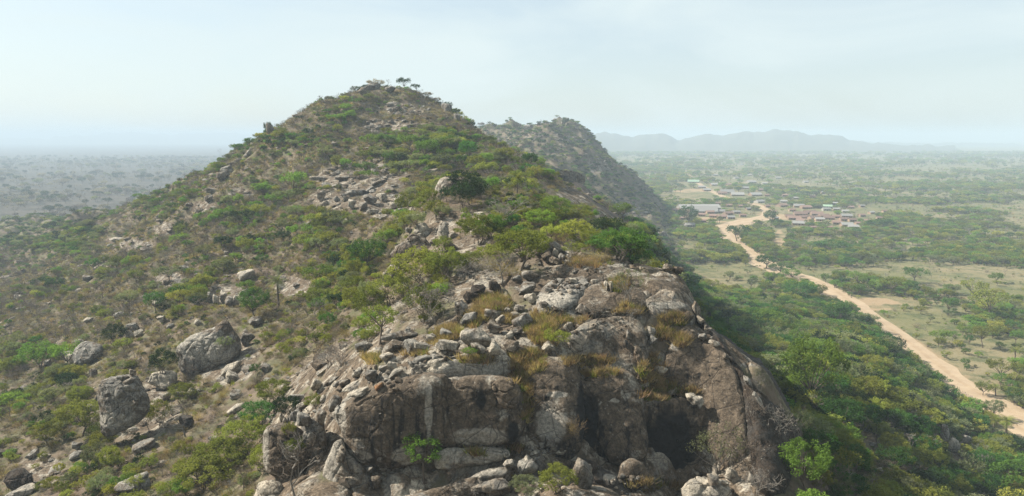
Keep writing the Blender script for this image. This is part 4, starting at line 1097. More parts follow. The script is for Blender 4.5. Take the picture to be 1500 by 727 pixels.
# ---- everything else that grows: candidates over the land, in the mix each patch of the photograph shows
RB_ = np.array(ROCKBOX)
GREENZ = [(620, 218, 95, 34, 1), (450, 215, 70, 24, .6), (100, 352, 90, 30, .8), (60, 545, 80, 30, .7), (400, 600, 90, 90, .8), (300, 690, 130, 60, .8), (520, 420, 90, 60, .9), (480, 350, 90, 40, .5), (430, 280, 60, 24, .5), (740, 330, 120, 50, 1),
          (330, 320, 60, 30, .4), (300, 420, 90, 26, .7), (120, 440, 80, 30, .2), (60, 640, 110, 80, .9), (180, 690, 160, 50, .9), (420, 520, 90, 50, .8), (650, 420, 60, 50, 1), (560, 330, 80, 40, .7), (240, 300, 60, 26, .7)]
DRYZ = [(450, 250, 70, 25, .8), (250, 370, 130, 60, .9), (80, 430, 120, 50, .8), (150, 480, 120, 40, .6), (480, 290, 90, 30, .9), (400, 470, 60, 40, .5), (700, 220, 60, 30, .5), (600, 160, 70, 24, .7)]
def zone(px, py, zs):
    w = np.zeros(px.shape)
    for a, b, c_, d, s in zs:
        w = np.maximum(w, s * np.clip(1.7 - 1.7 * (((px - a) / c_) ** 2 + ((py - b) / d) ** 2), 0, 1))
    return w
OUTC = np.array([(380, 760), (384, 615), (402, 600), (460, 545), (540, 500), (640, 472), (668, 400), (700, 385), (790, 350), (850, 365), (900, 376), (985, 382), (1012, 420), (1060, 470), (1130, 515), (1176, 600), (1180, 760)], float)
def inside(px, py, poly):
    r = np.zeros(px.shape, bool)
    j = len(poly) - 1
    for i in range(len(poly)):
        xi, yi, xj, yj = *poly[i], *poly[j]
        r ^= ((yi > py) != (yj > py)) & (px < (xj - xi) * (py - yi) / (yj - yi + 1e-12) + xi)
        j = i
    return r
def scatter(n, u0, u1, Y0, Y1, seed):
    r = np.random.default_rng(seed)
    y = np.sqrt(r.uniform(Y0 ** 2, Y1 ** 2, n))
    u = r.uniform(u0, u1, n)
    x = u * y
    return x, y, ground(x, y), r
def rock_of(x, y):
    return bil(rock_a, COLSU, ROWS, x / y, y)
def dirt_of(x, y):
    return bil(dirt_a, COLSU, ROWS, x / y, y)
def blocked(px, py, hpx, y):
    b = np.zeros(px.shape, bool)
    for rx_, ry_, rw, rh, rY in RB_:
        if rh < 3: continue
        b |= (np.abs(px - rx_) < rw * 1.05 + hpx * 0.25) & (py - hpx < ry_ + rh * 0.6) & (py > ry_ - rh * 0.9) & (y < rY * 1.03) & (y > rY * 0.72)
    return b

KINDS_ = ['leafy_tree', 'umbrella_tree', 'shrub', 'bare_tree', 'bare_shrub', 'dry_shrub']
cand = []                    # rows: x, y, z, h, kind index, tint index
TINTS = ['deep green', 'bright green', 'olive', 'yellow-green', 'grey-green', 'dusky', 'russet', 'grey-brown', 'bare', 'dim', 'straw']
TI = {t: i for i, t in enumerate(TINTS)}
def choose(r, n, opts, wts):
    """per-row weighted choice; wts: list of arrays"""
    Wt = np.cumsum(np.stack([np.broadcast_to(w, n) for w in wts], -1), -1)
    k = (r.uniform(0, 1, n)[:, None] * Wt[:, -1:] > Wt).sum(-1)
    return np.array(opts)[np.clip(k, 0, len(opts) - 1)]
def add(x, y, z, h, kind, tint, margin=0.0):
    u = x / y
    px, py = proj(np.stack([x, y, z], -1))
    hp = h * F / y
    ok = (np.abs(px - 750) < 770 + hp * 1.2) & (py - hp < 740) & (in_view(x, y, z + h * 0.9) > np.where(y < 300, -9.0, -2.0) / y) & ~((y < 124) & inside(px, py, OUTC)) & ~blocked(px, py, hp, y)
    cand.append(np.stack([x, y, z, h, kind, tint], -1)[ok])
K = {k: i for i, k in enumerate(KINDS_)}

# hill, near and middle
x, y, z, r = scatter(80000, -0.95, 0.75, 72, 520, 21)
gN = fbm2(x / 22, y / 22, 61, 3)
px, py = proj(np.stack([x, y, z], -1))
green = np.clip(0.22 + 0.5 * gN + zone(px, py, GREENZ) * 0.5 - zone(px, py, DRYZ) * 0.35, 0.03, 1)
rk = rock_of(x, y)
right = (x / y > 0.13) & (z < 78) & (y > 95) | (x / y > 0.3)
green = np.where(right, np.clip(0.75 + 0.3 * gN, 0.2, 1), green)
keep = (r.uniform(0, 1, len(x)) < np.where(right, 0.55, 0.58 + 0.15 * green + 0.3 * (y > 260)) * (1 - 0.85 * np.clip(rk * 1.3, 0, 1))) & (z > 2.5) & ((~right) | (road_dist(x, y) > 9))
x, y, z, gN, green, right, px, py = (a[keep] for a in (x, y, z, gN, green, right, px, py))
n = len(x)
dry = 1 - green
kd = choose(r, n, [K['leafy_tree'], K['umbrella_tree'], K['shrub'], K['bare_tree'], K['bare_shrub'], K['dry_shrub']],
            [green * 0.16 + right * 0.5, green * 0.05 * (y > 180) + right * 0.05, green * 0.75 + 0.10, dry * 0.25 + right * 0.05, dry * 0.8 + right * 0.05, dry * 1.2])
near_ol = np.clip((330 - y) / 200, 0, 1)
tn = choose(r, n, [TI['deep green'], TI['bright green'], TI['olive'], TI['yellow-green'], TI['grey-green'], TI['dusky']],
            [0.12 + right * 0.45, 0.18 + 0.18 * (y > 200), 0.60 * near_ol + 0.24, (0.22 * near_ol + 0.05) * np.where(right, 0.5, 1), 0.38, 0.10 + right * 0.15])
tn = np.where(kd == K['dry_shrub'], choose(r, n, [TI['russet'], TI['grey-brown'], TI['straw']], [0.40 * np.ones(n), 0.55, 0.12]), tn)
tn = np.where((kd == K['bare_tree']) | (kd == K['bare_shrub']), choose(r, n, [TI['bare'], TI['dim']], [0.45 * np.ones(n), 0.55]), tn)
hh = np.select([kd == K['leafy_tree'], kd == K['umbrella_tree'], kd == K['shrub'], kd == K['bare_tree'], kd == K['bare_shrub']],
               [r.uniform(2.6, 5.2, n), r.uniform(3.2, 5.6, n), r.uniform(1.0, 2.7, n), r.uniform(2.4, 4.6, n), r.uniform(1.0, 2.4, n)], r.uniform(0.7, 1.7, n))
hh *= np.where(y > 320, 0.7, 1.0) * np.where(right, 1.45, 1.0) * np.clip(0.68 + y / 600, 0.8, 1.35)
add(x, y, z, hh, kd, tn)

# low dry growth between the shrubs
x, y, z, r = scatter(60000, -0.95, 0.35, 72, 360, 23)
keep = (z > 3) & (rock_of(x, y) < 0.35) & (r.uniform(0, 1, len(x)) < np.clip(0.6 + 0.6 * fbm2(x / 9, y / 9, 67, 3), 0.15, 1))
x, y, z = x[keep], y[keep], z[keep]
n = len(x)
kd = choose(r, n, [K['dry_shrub'], K['bare_shrub'], K['shrub']], [0.6 * np.ones(n), 0.15, 0.25])
tn = np.where(kd == K['dry_shrub'], choose(r, n, [TI['russet'], TI['grey-brown'], TI['straw']], [0.4 * np.ones(n), 0.45, 0.2]), np.where(kd == K['bare_shrub'], TI['dim'], choose(r, n, [TI['olive'], TI['grey-green'], TI['yellow-green'], TI['dusky']], [0.4 * np.ones(n), 0.3, 0.2, 0.2])))
add(x, y, z, r.uniform(0.4, 1.1, n), kd, tn)

# second hill and far slopes
x, y, z, r = scatter(46000, -0.75, 0.40, 520, 1350, 22)
keep = (z > 3) & (r.uniform(0, 1, len(x)) < 0.75)
x, y, z = x[keep], y[keep], z[keep]
n = len(x)
kd = choose(r, n, [K['leafy_tree'], K['umbrella_tree'], K['bare_tree'], K['dry_shrub'], K['shrub']], [0.25 * np.ones(n), 0.2, 0.15, 0.2, 0.4])
tn = np.where(kd == K['bare_tree'], TI['dim'], np.where(kd == K['dry_shrub'], TI['grey-brown'], choose(r, n, [TI['deep green'], TI['grey-green'], TI['olive'], TI['dusky']], [0.3 * np.ones(n), 0.35, 0.15, 0.3])))
add(x, y, z, np.where(kd == K['dry_shrub'], r.uniform(1.4, 2.6, n), r.uniform(2.0, 4.8, n)), kd, tn)

# right plain
def plain_scatter(N_, Y0, Y1, seed, grow, left=False):
    x, y, z, r = scatter(N_, -0.95 if left else 0.06, -0.12 if left else 0.95, Y0, Y1, seed)
    px, py = proj(np.stack([x, y, z], -1))
    m = fbm2(x / 75, y / 75, 81, 4, 0.6) + 0.6 * fbm2(x / 300, y / 300, 91, 2)
    dens = np.clip(0.50 + 0.95 * m, 0.08, 1)
    op = np.zeros(len(x))
    if not left:
        for hx, hy, hw in HPX:                                      # open yards before the houses
            op = np.maximum(op, (np.abs(px - hx) < hw * 0.55 + 2) & (py > hy - 1) & (py < hy + 6.5))
        for e in BARE:
            op = np.maximum(op, blob(px, py, (e[0], e[1], e[2] * 1.2, e[3] * 1.3)))
        for e in ((1370, 470, 70, 36, .75), (1440, 540, 70, 50, .85), (1010, 292, 75, 12, .9), (1330, 385, 60, 14, .6), (1290, 300, 60, 14, .5), (1180, 360, 30, 14, .6)):
            op = np.maximum(op, e[4] * blob(px, py, e[:4]))
    keep = (z < 2.5) & (r.uniform(0, 1, len(x)) < dens * (1 - op)) & (road_dist(x, y) > 8)
    x, y, z, m, op = x[keep], y[keep], z[keep], m[keep], op[keep]
    n = len(x)
    g_ = np.clip(0.5 + 0.7 * m, 0.05, 1)
    if left:
        kd = choose(r, n, [K['leafy_tree'], K['bare_tree'], K['dry_shrub']], [0.25 * np.ones(n), 0.3, 0.5])
        tn = np.where(kd == K['leafy_tree'], choose(r, n, [TI['dusky'], TI['dim'], TI['grey-brown'], TI['grey-green']], [0.4 * np.ones(n), 0.3, 0.5, 0.15]), np.where(kd == K['bare_tree'], TI['dim'], TI['grey-brown']))
    else:
        kd = choose(r, n, [K['leafy_tree'], K['umbrella_tree'], K['shrub'], K['bare_tree'], K['dry_shrub']], [0.5 * g_, 0.34 * g_, 0.3 * np.ones(n), 0.18 * (1 - g_), 0.30 * (1 - g_)])
        tn = choose(r, n, [TI['deep green'], TI['bright green'], TI['olive'], TI['yellow-green'], TI['grey-green']], [0.14 * g_, 0.52 * np.ones(n), 0.36, 0.28, 0.22])
        tn = np.where(kd == K['bare_tree'], TI['bare'], np.where(kd == K['dry_shrub'], np.where(r.uniform(0, 1, n) < 0.5, TI['straw'], TI['grey-brown']), tn))
    hh = np.select([kd == K['leafy_tree'], kd == K['umbrella_tree'], kd == K['shrub'], kd == K['bare_tree']], [r.uniform(4.0, 9.0, n), r.uniform(4.5, 8.0, n), r.uniform(1.6, 3.4, n), r.uniform(4, 7.5, n)], r.uniform(1.2, 2.8, n))
    add(x, y, z, hh * grow, kd, tn)
plain_scatter(5200, 200, 560, 31, 0.85)
plain_scatter(9000, 200, 620, 35, 0.5)
plain_scatter(14000, 200, 900, 37, 0.22)
plain_scatter(16000, 560, 1200, 36, 0.7)
plain_scatter(22000, 560, 1200, 32, 0.95)
plain_scatter(24000, 1200, 2400, 33, 1.3)
plain_scatter(12000, 2400, 4600, 34, 2.2)
plain_scatter(9000, 600, 1500, 41, 1.2, True)
plain_scatter(14000, 1500, 3600, 42, 1.7, True)
CAND = np.concatenate(cand)
ppx, ppy = proj(CAND[:, :3])
size_px = CAND[:, 3] * F / CAND[:, 1]
vis = np.minimum(in_view(CAND[:, 0], CAND[:, 1], CAND[:, 2] + CAND[:, 3] * 0.95) * F, size_px)       # how much of it shows
inframe = (ppx > -4) & (ppx < 1504) & (ppy - size_px * 0.6 < 720)
LIMIT = {'leafy_tree': 235, 'umbrella_tree': 150, 'shrub': 220, 'bare_tree': 120, 'bare_shrub': 120, 'dry_shrub': 130}
single = np.zeros(len(CAND), bool)
for k, lim in LIMIT.items():
    idx = np.where((CAND[:, 4] == K[k]) & inframe)[0]
    idx = idx[np.argsort(-vis[idx])][:lim]
    single[idx] = True
for q in CAND[single]:
    kind, tint = KINDS_[int(q[4])], TINTS[int(q[5])]
    if kind == 'leafy_tree' and q[1] < 330 or kind == 'shrub' and q[1] < 210:
        kind = kind.replace('leafy', 'fine') if 'tree' in kind else 'fine_shrub'
    plant(kind, random.randrange(3), tint, q[:3], q[3], random.uniform(0.8, 1.25), random.uniform(0, 6.28), None, (random.gauss(0, 0.05), random.gauss(0, 0.05)))

# the rest of the vegetation, past counting: one object per sort, scattered over its points
def mass(name, protos, P, idx, rot, scl):
    me = bpy.data.meshes.new(name)
    me.vertices.add(len(P))
    me.vertices.foreach_set('co', np.ascontiguousarray(P, np.float32).ravel())
    a = me.attributes.new('pick', 'INT', 'POINT')
    a.data.foreach_set('value', np.ascontiguousarray(idx, np.int32))
    for nm, v in (('turn', rot), ('size', scl)):
        a = me.attributes.new(nm, 'FLOAT_VECTOR', 'POINT')
        a.data.foreach_set('vector', np.ascontiguousarray(v, np.float32).ravel())
    o = obj(name, me)
    ng = bpy.data.node_groups.new(name, 'GeometryNodeTree')
    ng.interface.new_socket('Geometry', in_out='INPUT', socket_type='NodeSocketGeometry')
    ng.interface.new_socket('Geometry', in_out='OUTPUT', socket_type='NodeSocketGeometry')
    N, L = ng.nodes, ng.links
    gi, go, jn = N.new('NodeGroupInput'), N.new('NodeGroupOutput'), N.new('GeometryNodeJoinGeometry')
    def named(nm, dt):
        x = N.new('GeometryNodeInputNamedAttribute')
        x.data_type = dt
        x.inputs['Name'].default_value = nm
        return x.outputs['Attribute']
    pk, tu, sz = named('pick', 'INT'), named('turn', 'FLOAT_VECTOR'), named('size', 'FLOAT_VECTOR')
    for k, pr in enumerate(protos):
        oi = N.new('GeometryNodeObjectInfo')
        oi.inputs['Object'].default_value = pr
        oi.inputs['As Instance'].default_value = True
        cmp_ = N.new('FunctionNodeCompare')
        cmp_.data_type, cmp_.operation = 'INT', 'EQUAL'
        L.new(pk, cmp_.inputs[2])
        cmp_.inputs[3].default_value = k
        ip = N.new('GeometryNodeInstanceOnPoints')
        L.new(gi.outputs[0], ip.inputs['Points'])
        L.new(cmp_.outputs[0], ip.inputs['Selection'])
        L.new(oi.outputs['Geometry'], ip.inputs['Instance'])
        L.new(tu, ip.inputs['Rotation'])
        L.new(sz, ip.inputs['Scale'])
        L.new(ip.outputs[0], jn.inputs[0])
    L.new(jn.outputs[0], go.inputs[0])
    md = o.modifiers.new('scatter', 'NODES')
    md.node_group = ng
    return tag(o, kind='stuff')
def proto(name, parts):
    """one mesh of limbs and leaves that a scatter repeats"""
    Vs, Fs, mi, mats, o = [], [], [], [], 0
    for (v, f), m in parts:
        if f.shape[1] == 3:
            f = np.column_stack([f, f[:, 2]])
        Vs.append(v)
        Fs.append(f + o)
        mi.append(np.full(len(f), len(mats)))
        mats.append(m)
        o += len(v)
    V, Fc, mi = np.concatenate(Vs), np.concatenate(Fs), np.concatenate(mi)
    me = bpy.data.meshes.new(name)
    me.from_pydata(V.tolist(), [], [f[:3] if f[2] == f[3] else f for f in Fc.tolist()])
    for m in mats:
        me.materials.append(m)
    me.polygons.foreach_set('material_index', mi.astype(np.int32))
    me.update()
    return bpy.data.objects.new(name, me)
REST = CAND[~single]
MASSNAME = {'leafy_tree': 'woodland', 'umbrella_tree': 'savanna_woodland', 'shrub': 'shrubbery', 'bare_tree': 'leafless_woodland', 'bare_shrub': 'leafless_shrubbery', 'dry_shrub': 'dry_undergrowth'}
for k in KINDS_:
    rows_ = REST[REST[:, 4] == K[k]]
    tints = sorted(set(rows_[:, 5].astype(int)))
    protos = []
    lut = {}
    for t in tints:
        for v in range(2 if len(tints) > 2 else 4):
            lut.setdefault(t, []).append(len(protos))
            (ta, ca) = ARR[k, (v + t) % 4]
            tn_ = TINTS[t]
            protos.append(proto(k, [(ta, M['bark']), (ca, M['palebark'] if tn_ == 'bare' else M['bark'] if tn_ == 'dim' else M[tn_])]))
    idx = np.array([random.choice(lut[int(t)]) for t in rows_[:, 5]])
    n = len(rows_)
    rot = np.column_stack([RNG.normal(0, 0.05, n), RNG.normal(0, 0.05, n), RNG.uniform(0, 6.28, n)])
    w = rows_[:, 3] * RNG.uniform(0.85, 1.4, n)
    mass(MASSNAME[k], protos, rows_[:, :3], idx, rot, np.column_stack([w, w, rows_[:, 3]]))
print('PLANTS', len(CAND), int(single.sum()))

# dry grass: tufts on the slopes, rusty stands among the near stones
def tuft(seed, n=46):
    r = np.random.default_rng(seed)
    b = r.normal(size=(n, 3)) * (0.22, 0.22, 0)
    d = b * 0.9 + r.normal(size=(n, 3)) * 0.18
    d[:, 2] = r.uniform(0.55, 1.0, n)
    s = np.cross(d, r.normal(size=(n, 3)))
    s /= np.linalg.norm(s, axis=1, keepdims=True)
    w = 0.036
    V = np.stack([b - s * w, b + s * w, b + d], 1).reshape(-1, 3)
    return V, np.arange(3 * n).reshape(n, 3)
RUSTY = [(722, 445, 26, 12, 240), (700, 462, 16, 10, 120), (656, 488, 20, 11, 190), (640, 498, 14, 8, 60), (790, 480, 22, 22, 260), (775, 530, 26, 16, 230), (760, 545, 12, 18, 110), (800, 500, 16, 8, 90), (690, 475, 10, 6, 60), (545, 527, 14, 8, 70),
         (970, 490, 18, 10, 130), (985, 470, 20, 8, 110), (955, 540, 18, 22, 150), (965, 565, 26, 12, 170), (998, 500, 10, 10, 60), (860, 530, 40, 8, 120), (880, 548, 30, 6, 80), (905, 418, 20, 10, 70), (960, 580, 22, 8, 120), (770, 565, 8, 20, 80), (772, 600, 8, 20, 70),
         (1005, 575, 16, 6, 70), (700, 528, 30, 5, 60), (820, 470, 40, 6, 90), (860, 385, 40, 8, 90), (745, 470, 14, 6, 50), (920, 455, 20, 8, 50), (612, 520, 20, 5, 40), (755, 660, 12, 8, 40), (700, 665, 10, 4, 20), (960, 712, 40, 8, 80)]
P_, h_ = [], []
for a, b, c_, d, k in RUSTY:
    for _ in range(int(k * 0.55)):
        t_, q_ = random.uniform(0, 6.28), math.sqrt(random.random())
        px, py = a + c_ * q_ * math.cos(t_), b + d * q_ * math.sin(t_)
        P_.append(pt(px, py, hit_rock(px, py) + 0.02))
        h_.append(random.uniform(0.35, 1.15))
P_, h_ = np.array(P_), np.array(h_)
tz = lambda n: np.column_stack([RNG.normal(0, 0.12, n), RNG.normal(0, 0.12, n), RNG.uniform(0, 6.28, n)])
gp = [proto('grass_tuft', [(tuft(s), M[('orangegrass', 'straw', 'orangegrass', 'straw', 'russet', 'olive')[s]])]) for s in range(6)]
mass('dry_grass', gp, P_, RNG.integers(0, 6, len(P_)), tz(len(P_)), np.column_stack([h_ * 1.1, h_ * 1.1, h_]))
x, y, z, r = scatter(60000, -0.9, 0.8, 70, 420, 55)
px, py = proj(np.stack([x, y, z], -1))
keep = (z > 2) & (np.abs(px - 750) < 765) & (py < 740) & (in_view(x, y, z + 0.6) > 0) & ~((y < 124) & inside(px, py, OUTC)) & (rock_of(x, y) < 0.45) & (r.uniform(0, 1, len(x)) < np.clip(0.5 + 0.9 * fbm2(x / 12, y / 12, 66, 3), 0.08, 1))
x, y, z = x[keep], y[keep], z[keep]
n = len(x)
h_ = r.uniform(0.35, 1.0, n) * np.clip(0.6 + y / 300, 0.7, 1.7)
gp = [proto('grass_tuft', [(tuft(s + 20, 26), M[('straw', 'russet', 'grey-brown', 'olive', 'russet')[s % 5]])]) for s in range(10)]
mass('slope_grass', gp, np.column_stack([x, y, z - 0.03]), RNG.integers(0, 10, n), tz(n), np.column_stack([h_ * 1.3, h_ * 1.3, h_]))

# rocks of the slopes: the largest one by one, the rest as rubble
x, y, z, r = scatter(60000, -0.85, 0.42, 76, 470, 71)
px, py = proj(np.stack([x, y, z], -1))
rk = rock_of(x, y)
cl = np.clip(fbm2(x / 14, y / 14, 44, 3) * 1.2 - 0.25, 0, 1)
leftw = np.clip((0.1 - x / y) * 4, 0.15, 1)
keep = (z > 3) & (r.uniform(0, 1, len(x)) < (0.02 + 0.22 * cl + 0.24 * np.clip(rk * 1.3, 0, 1)) * leftw) & ~((y < 124) & inside(px, py, OUTC))
x, y, z, rk, px, py, cl = (a[keep] for a in (x, y, z, rk, px, py, cl))
n = len(x)
s = np.exp(r.normal(-0.95, 0.62, n)) * np.clip(0.55 + y / 240, 0.7, 2.2) * (1 + 0.5 * rk)
s = np.clip(s, 0.12, 2.0)
ok = (np.abs(px - 750) < 765) & (py < 735) & (in_view(x, y, z + s * 0.6) > 0) & ~blocked(px, py, s * F / y, y)
x, y, z, s, px, py = (a[ok] for a in (x, y, z, s, px, py))
order = np.argsort(-s / y)
MW = ['pale', 'grey', 'tan', 'grey', 'tan', 'brown']
n1 = 150
for i in order[:n1]:
    mat = random.choice(MW)
    k = random.randrange(12)
    e = s[i] * np.array([random.uniform(0.8, 1.4), random.uniform(0.8, 1.2), random.uniform(0.3, 0.8)])
    big_ = e[0] > 1.0
    o = obj('boulder' if big_ else 'stone', bmesh_for(k, mat))
    o.location = (x[i], y[i], z[i] + e[2] * 0.28)
    o.rotation_euler = (random.gauss(0, 0.2), random.gauss(0, 0.2), random.uniform(0, 6.28))
    o.scale = e
    tag(o, None, 'boulder' if big_ else 'stone', 'loose rocks of the outcrop and slopes')
    ITEMS.append((o, f'{RWORD[mat]} {"flat" if e[2] < 0.55 * e[0] else "rounded"} {"boulder" if big_ else "stone"}', float(px[i]), float(py[i])))
rest = order[n1:]
n = len(rest)
rp = []
for k in range(4):
    for m_ in ('tan', 'grey', 'brown'):
        Vb, Fb = boulder_mesh(40 + k, 2, 6, 2.6)
        rp.append(proto('loose_rock', [((Vb, Fb), M[m_])]))
sc = s[rest][:, None] * RNG.uniform(0.6, 1.3, (n, 3)) * (1.1, 1, 0.5)
mass('rubble', rp, np.column_stack([x[rest], y[rest], z[rest] + sc[:, 2] * 0.3]), RNG.integers(0, 12, n), np.column_stack([RNG.normal(0, 0.25, (n, 2)), RNG.uniform(0, 6.28, n)]), sc)
x, y, z, r = scatter(9000, -0.4, 0.35, 480, 1250, 73)
keep = (z > 6) & (fbm2(x / 30, y / 30, 46, 3) > 0.05)
x, y, z = x[keep], y[keep], z[keep]
n = len(x)
sc = np.exp(r.normal(0.15, 0.5, n))[:, None] * r.uniform(0.7, 1.4, (n, 3)) * (1, 1, 0.8)
mass('far_hill_rocks', rp, np.column_stack([x, y, z + sc[:, 2] * 0.2]), r.integers(0, 12, n), np.column_stack([r.normal(0, 0.25, (n, 2)), r.uniform(0, 6.28, n)]), sc)
# small chips between the outcrop's stones
P_, h_ = [], []
for a, b, c_, d, k in ((830, 420, 40, 14, 120), (740, 470, 60, 40, 110), (560, 550, 60, 30, 110), (640, 510, 60, 20, 70), (850, 395, 60, 10, 90), (940, 700, 50, 20, 140), (800, 660, 40, 12, 60), (1010, 690, 40, 16, 60), (700, 400, 60, 14, 60), (960, 570, 40, 16, 50), (820, 455, 40, 10, 60), (560, 690, 30, 20, 30), (450, 610, 40, 26, 60), (790, 375, 40, 14, 60), (890, 480, 60, 20, 60), (1040, 480, 30, 16, 40)):
    for _ in range(int(k * 0.7)):
        px, py = random.gauss(a, c_ * 0.5), random.gauss(b, d * 0.5)
        if 860 < px < 1050 and 560 < py < 698 and a > 850: continue
        P_.append(pt(px, py, hit_rock(px, py)))
        h_.append(min(0.5, math.exp(random.gauss(-1.75, 0.45))))
P_, h_ = np.array(P_), np.array(h_)
sc = h_[:, None] * RNG.uniform(0.7, 1.4, (len(P_), 3)) * (1, 1, 0.75)
mass('rock_debris', rp, P_ + np.column_stack([0 * h_, 0 * h_, sc[:, 2] * 0.3]), RNG.integers(0, 12, len(P_)), np.column_stack([RNG.normal(0, 0.3, (len(P_), 2)), RNG.uniform(0, 6.28, len(P_))]), sc)

# ------------------------------------------------------------------ village
M['wall'] = plain_mat('mud_wall', (0.24, 0.165, 0.11), scale=1.0, var=0.15)
M['whitewall'] = plain_mat('whitewashed_wall', (0.24, 0.22, 0.19), scale=1.0, var=0.1)
M['rustroof'] = plain_mat('rusty_roof_sheet', (0.17, 0.105, 0.08), 0.7, 0.3, 0.7, 0.25)
M['tinroof'] = plain_mat('pale_tin_roof', (0.21, 0.20, 0.185), 0.55, 0.3, 0.7, 0.12)
M['greenroof'] = plain_mat('green_roof_sheet', (0.20, 0.28, 0.19), 0.6, 0.3, 0.7, 0.15)
M['shade'] = plain_mat('dark_opening', (0.03, 0.028, 0.025), scale=1.0)
def quads(Vl, Fl, m, name, par):
    return obj(name, mesh_np(name, np.array(Vl, float), np.array(Fl), [M[m]], False), par)
def box(x0, x1, y0, y1, z0, z1):
    V = [(x, y, z) for z in (z0, z1) for y in (y0, y1) for x in (x0, x1)]
    return V, [(0, 2, 3, 1), (4, 5, 7, 6), (0, 1, 5, 4), (2, 6, 7, 3), (0, 4, 6, 2), (1, 3, 7, 5)]
def house(px, py, wpx, roof, wall, rz, long=False):
    P2 = on_plain(px, py)
    Y = P2[1]
    w = wpx * Y / F
    d = w * (0.42 if long else 0.75)
    h = 3.6 if long else 2.7
    rise = d * (0.16 if long else 0.22)
    e = bpy.data.objects.new('house' if not long else 'long_shed', None)
    COL.objects.link(e)
    e.location = (P2[0], Y, float(ground(P2[0], Y)) - 0.1)
    e.rotation_euler = (0, 0, rz)
    V, Fc = box(-w / 2, w / 2, -d / 2, d / 2, 0, h)
    quads(V, Fc, wall, 'wall', e)
    o = 0.5
    a, b = w / 2 + o, d / 2 + o
    zt, ze = h + rise, h - rise * o / (d / 2)
    V = [(-a, -b, ze), (a, -b, ze), (a, 0, zt), (-a, 0, zt), (-a, b, ze), (a, b, ze)]
    V += [(x, y, z + 0.12) for x, y, z in V]
    Fc = [(6, 7, 8, 9), (9, 8, 11, 10), (0, 3, 2, 1), (3, 4, 5, 2), (0, 1, 7, 6), (4, 10, 11, 5), (0, 6, 9, 3), (3, 9, 10, 4), (1, 2, 8, 7), (2, 5, 11, 8)]
    quads(V, Fc, roof, 'roof', e)
    for sx_ in (-1, 1):                                              # gable ends
        V = [(sx_ * (w / 2 - 0.02), -d / 2, h), (sx_ * (w / 2 - 0.02), d / 2, h), (sx_ * (w / 2 - 0.02), 0, zt - 0.01), (sx_ * (w / 2 - 0.22), 0, zt - 0.01), (sx_ * (w / 2 - 0.22), -d / 2, h), (sx_ * (w / 2 - 0.22), d / 2, h)]
        obj('gable', mesh_np('gable', np.array(V), np.array([(0, 1, 2), (3, 5, 4)]), [M[wall]], False), e)
    V, Fc = box(-0.5, 0.5, -d / 2 - 0.06, -d / 2 + 0.05, 0, 2.1)
    quads(V, Fc, 'shade', 'door', e)
    nw = 6 if long else 2
    for k in range(nw):
        xx = (k + 0.5) / nw * w - w / 2
        if abs(xx) < 1.2: xx += 1.8
        V, Fc = box(xx - 0.5, xx + 0.5, -d / 2 - 0.05, -d / 2 + 0.05, 1.0, 2.0)
        quads(V, Fc, 'shade', 'window', e)
    tag(e, None, 'shed' if long else 'house', 'village houses')
    rw = {'rustroof': 'rusty red roof', 'tinroof': 'pale tin roof', 'greenroof': 'pale green roof'}[roof]
    szw = 'long low' if long else 'small' if w < 10 else 'wide'
    ITEMS.append((e, f'{szw} {"shed" if long else "house"} with {rw}', px, py))
hr = np.random.default_rng(5)
for item in HOUSES.replace('\n', '|').split('|'):
    a = item.split()
    house(float(a[0]), float(a[1]), float(a[2]) * (0.9 if len(a) < 6 else 0.95), {'t': 'tinroof', 'r': 'rustroof', 'g': 'greenroof'}[a[3]], 'whitewall' if a[4] == 'w' else 'wall', float(hr.normal(0.0, 0.25)) if len(a) < 6 else 0.05, len(a) > 5)

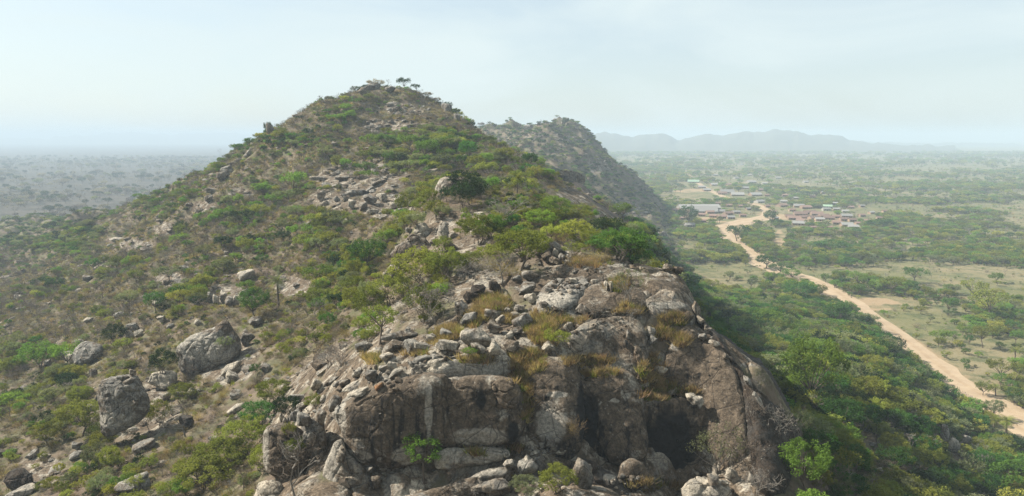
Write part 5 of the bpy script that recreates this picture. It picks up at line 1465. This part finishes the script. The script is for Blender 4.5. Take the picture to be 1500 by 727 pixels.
# ------------------------------------------------------------------ labels: what each thing looks like and where it stands
LANDMARKS = [('big leaning boulder', 305, 510), ('split boulder', 180, 590), ('great block', 570, 620), ('granite pillar', 420, 655), ('pale-faced dome', 812, 610), ('black cave', 985, 650), ('sloping brown slab', 1030, 570), ('dark fluted slab', 1125, 600),
             ('summit slab', 910, 398), ('polished pale slab', 818, 438), ('roof rock', 703, 402), ('knob cluster', 615, 352), ('hooded knob boulder', 670, 285), ('ridge palm', 757, 272), ('slope palm', 408, 425), ('hill summit', 575, 130), ('bedrock terraces', 540, 270),
             ('stone scree', 235, 335), ('second hill', 825, 190), ('dark rock spur', 890, 305), ('long shed', 1023, 305), ('red-roofed village', 1190, 320), ('main road bend', 1070, 345), ('road fork', 1112, 322), ('bare roadside clearing', 1290, 445), ('lower road', 1420, 580),
             ('thicket boulders', 1395, 645), ('great green tree', 1192, 545), ('bright bottom tree', 1181, 680), ('open field', 1440, 540), ('tan field', 1000, 292), ('side track', 1150, 355), ('upper road', 1040, 279), ('far road end', 1003, 250), ('left skyline shoulder', 390, 195),
             ('deep green tree', 375, 445), ('lone dark tree', 228, 440), ('dark corner boulder', 25, 702), ('pale boulder pile', 705, 490), ('tumbled slab pile', 500, 570), ('cave-mouth rock', 930, 698), ('diagonal slab', 690, 712), ('grey left outcrop', 128, 518), ('left plain edge', 60, 320),
             ('lower left green patch', 60, 545), ('dome tree', 757, 365), ('eastern woods', 1400, 340), ('far eastern plain', 1350, 260), ('middle eastern trees', 1230, 380), ('far left plain', 130, 240), ('lower left thicket', 330, 690), ('right thicket', 1300, 620), ('corner thicket', 1460, 700)]
ORD = ['nearest', 'second nearest', 'third nearest', 'fourth nearest', 'fifth nearest', 'sixth nearest', 'seventh nearest', 'eighth nearest', 'ninth nearest', 'tenth nearest', 'eleventh nearest', 'twelfth nearest', 'thirteenth nearest', 'fourteenth nearest', 'fifteenth nearest', 'sixteenth nearest']
lx, ly = np.array([l[1] for l in LANDMARKS]), np.array([l[2] for l in LANDMARKS])
buckets = {}
for o, words, px, py in ITEMS:
    d = np.hypot(lx - px, (ly - py) * 1.3)
    k = int(np.argmin(d))
    dx, dy = px - lx[k], (py - ly[k]) * 1.3
    rel = ('right of' if dx > 0 else 'left of') if abs(dx) > abs(dy) else ('below' if dy > 0 else 'above')
    if d[k] < 9:
        rel = 'at'
    buckets.setdefault((words, rel, LANDMARKS[k][0]), []).append((float(d[k]), o))
for (words, rel, lm), v in buckets.items():
    v.sort(key=lambda q: q[0])
    for i, (dd, o) in enumerate(v):
        if len(v) == 1:
            o['label'] = f'{words} {rel} the {lm}'
        else:
            o['label'] = f'{words}, {ORD[min(i, 15)]} {rel} the {lm}'

# ------------------------------------------------------------------ haze: the air over the whole country
g = G('haze_air')
v = g.n('VolumePrincipled')
v.inputs['Color'].default_value = (0.55, 0.66, 0.755, 1)
v.inputs['Density'].default_value = HAZE_DENSITY
v.inputs['Anisotropy'].default_value = 0.0
g.t.links.new(v.outputs[0], g.out.inputs['Volume'])
hb = np.array([(x, y, z) for z in (-3.4, 172) for y in (-19000, 19000) for x in (-19000, 19000)], float)
me = mesh_np('haze', hb, np.array([[0, 2, 3, 1], [4, 5, 7, 6], [0, 1, 5, 4], [2, 6, 7, 3], [0, 4, 6, 2], [1, 3, 7, 5]]), [g.m], False)
tag(obj('haze', me), kind='stuff')
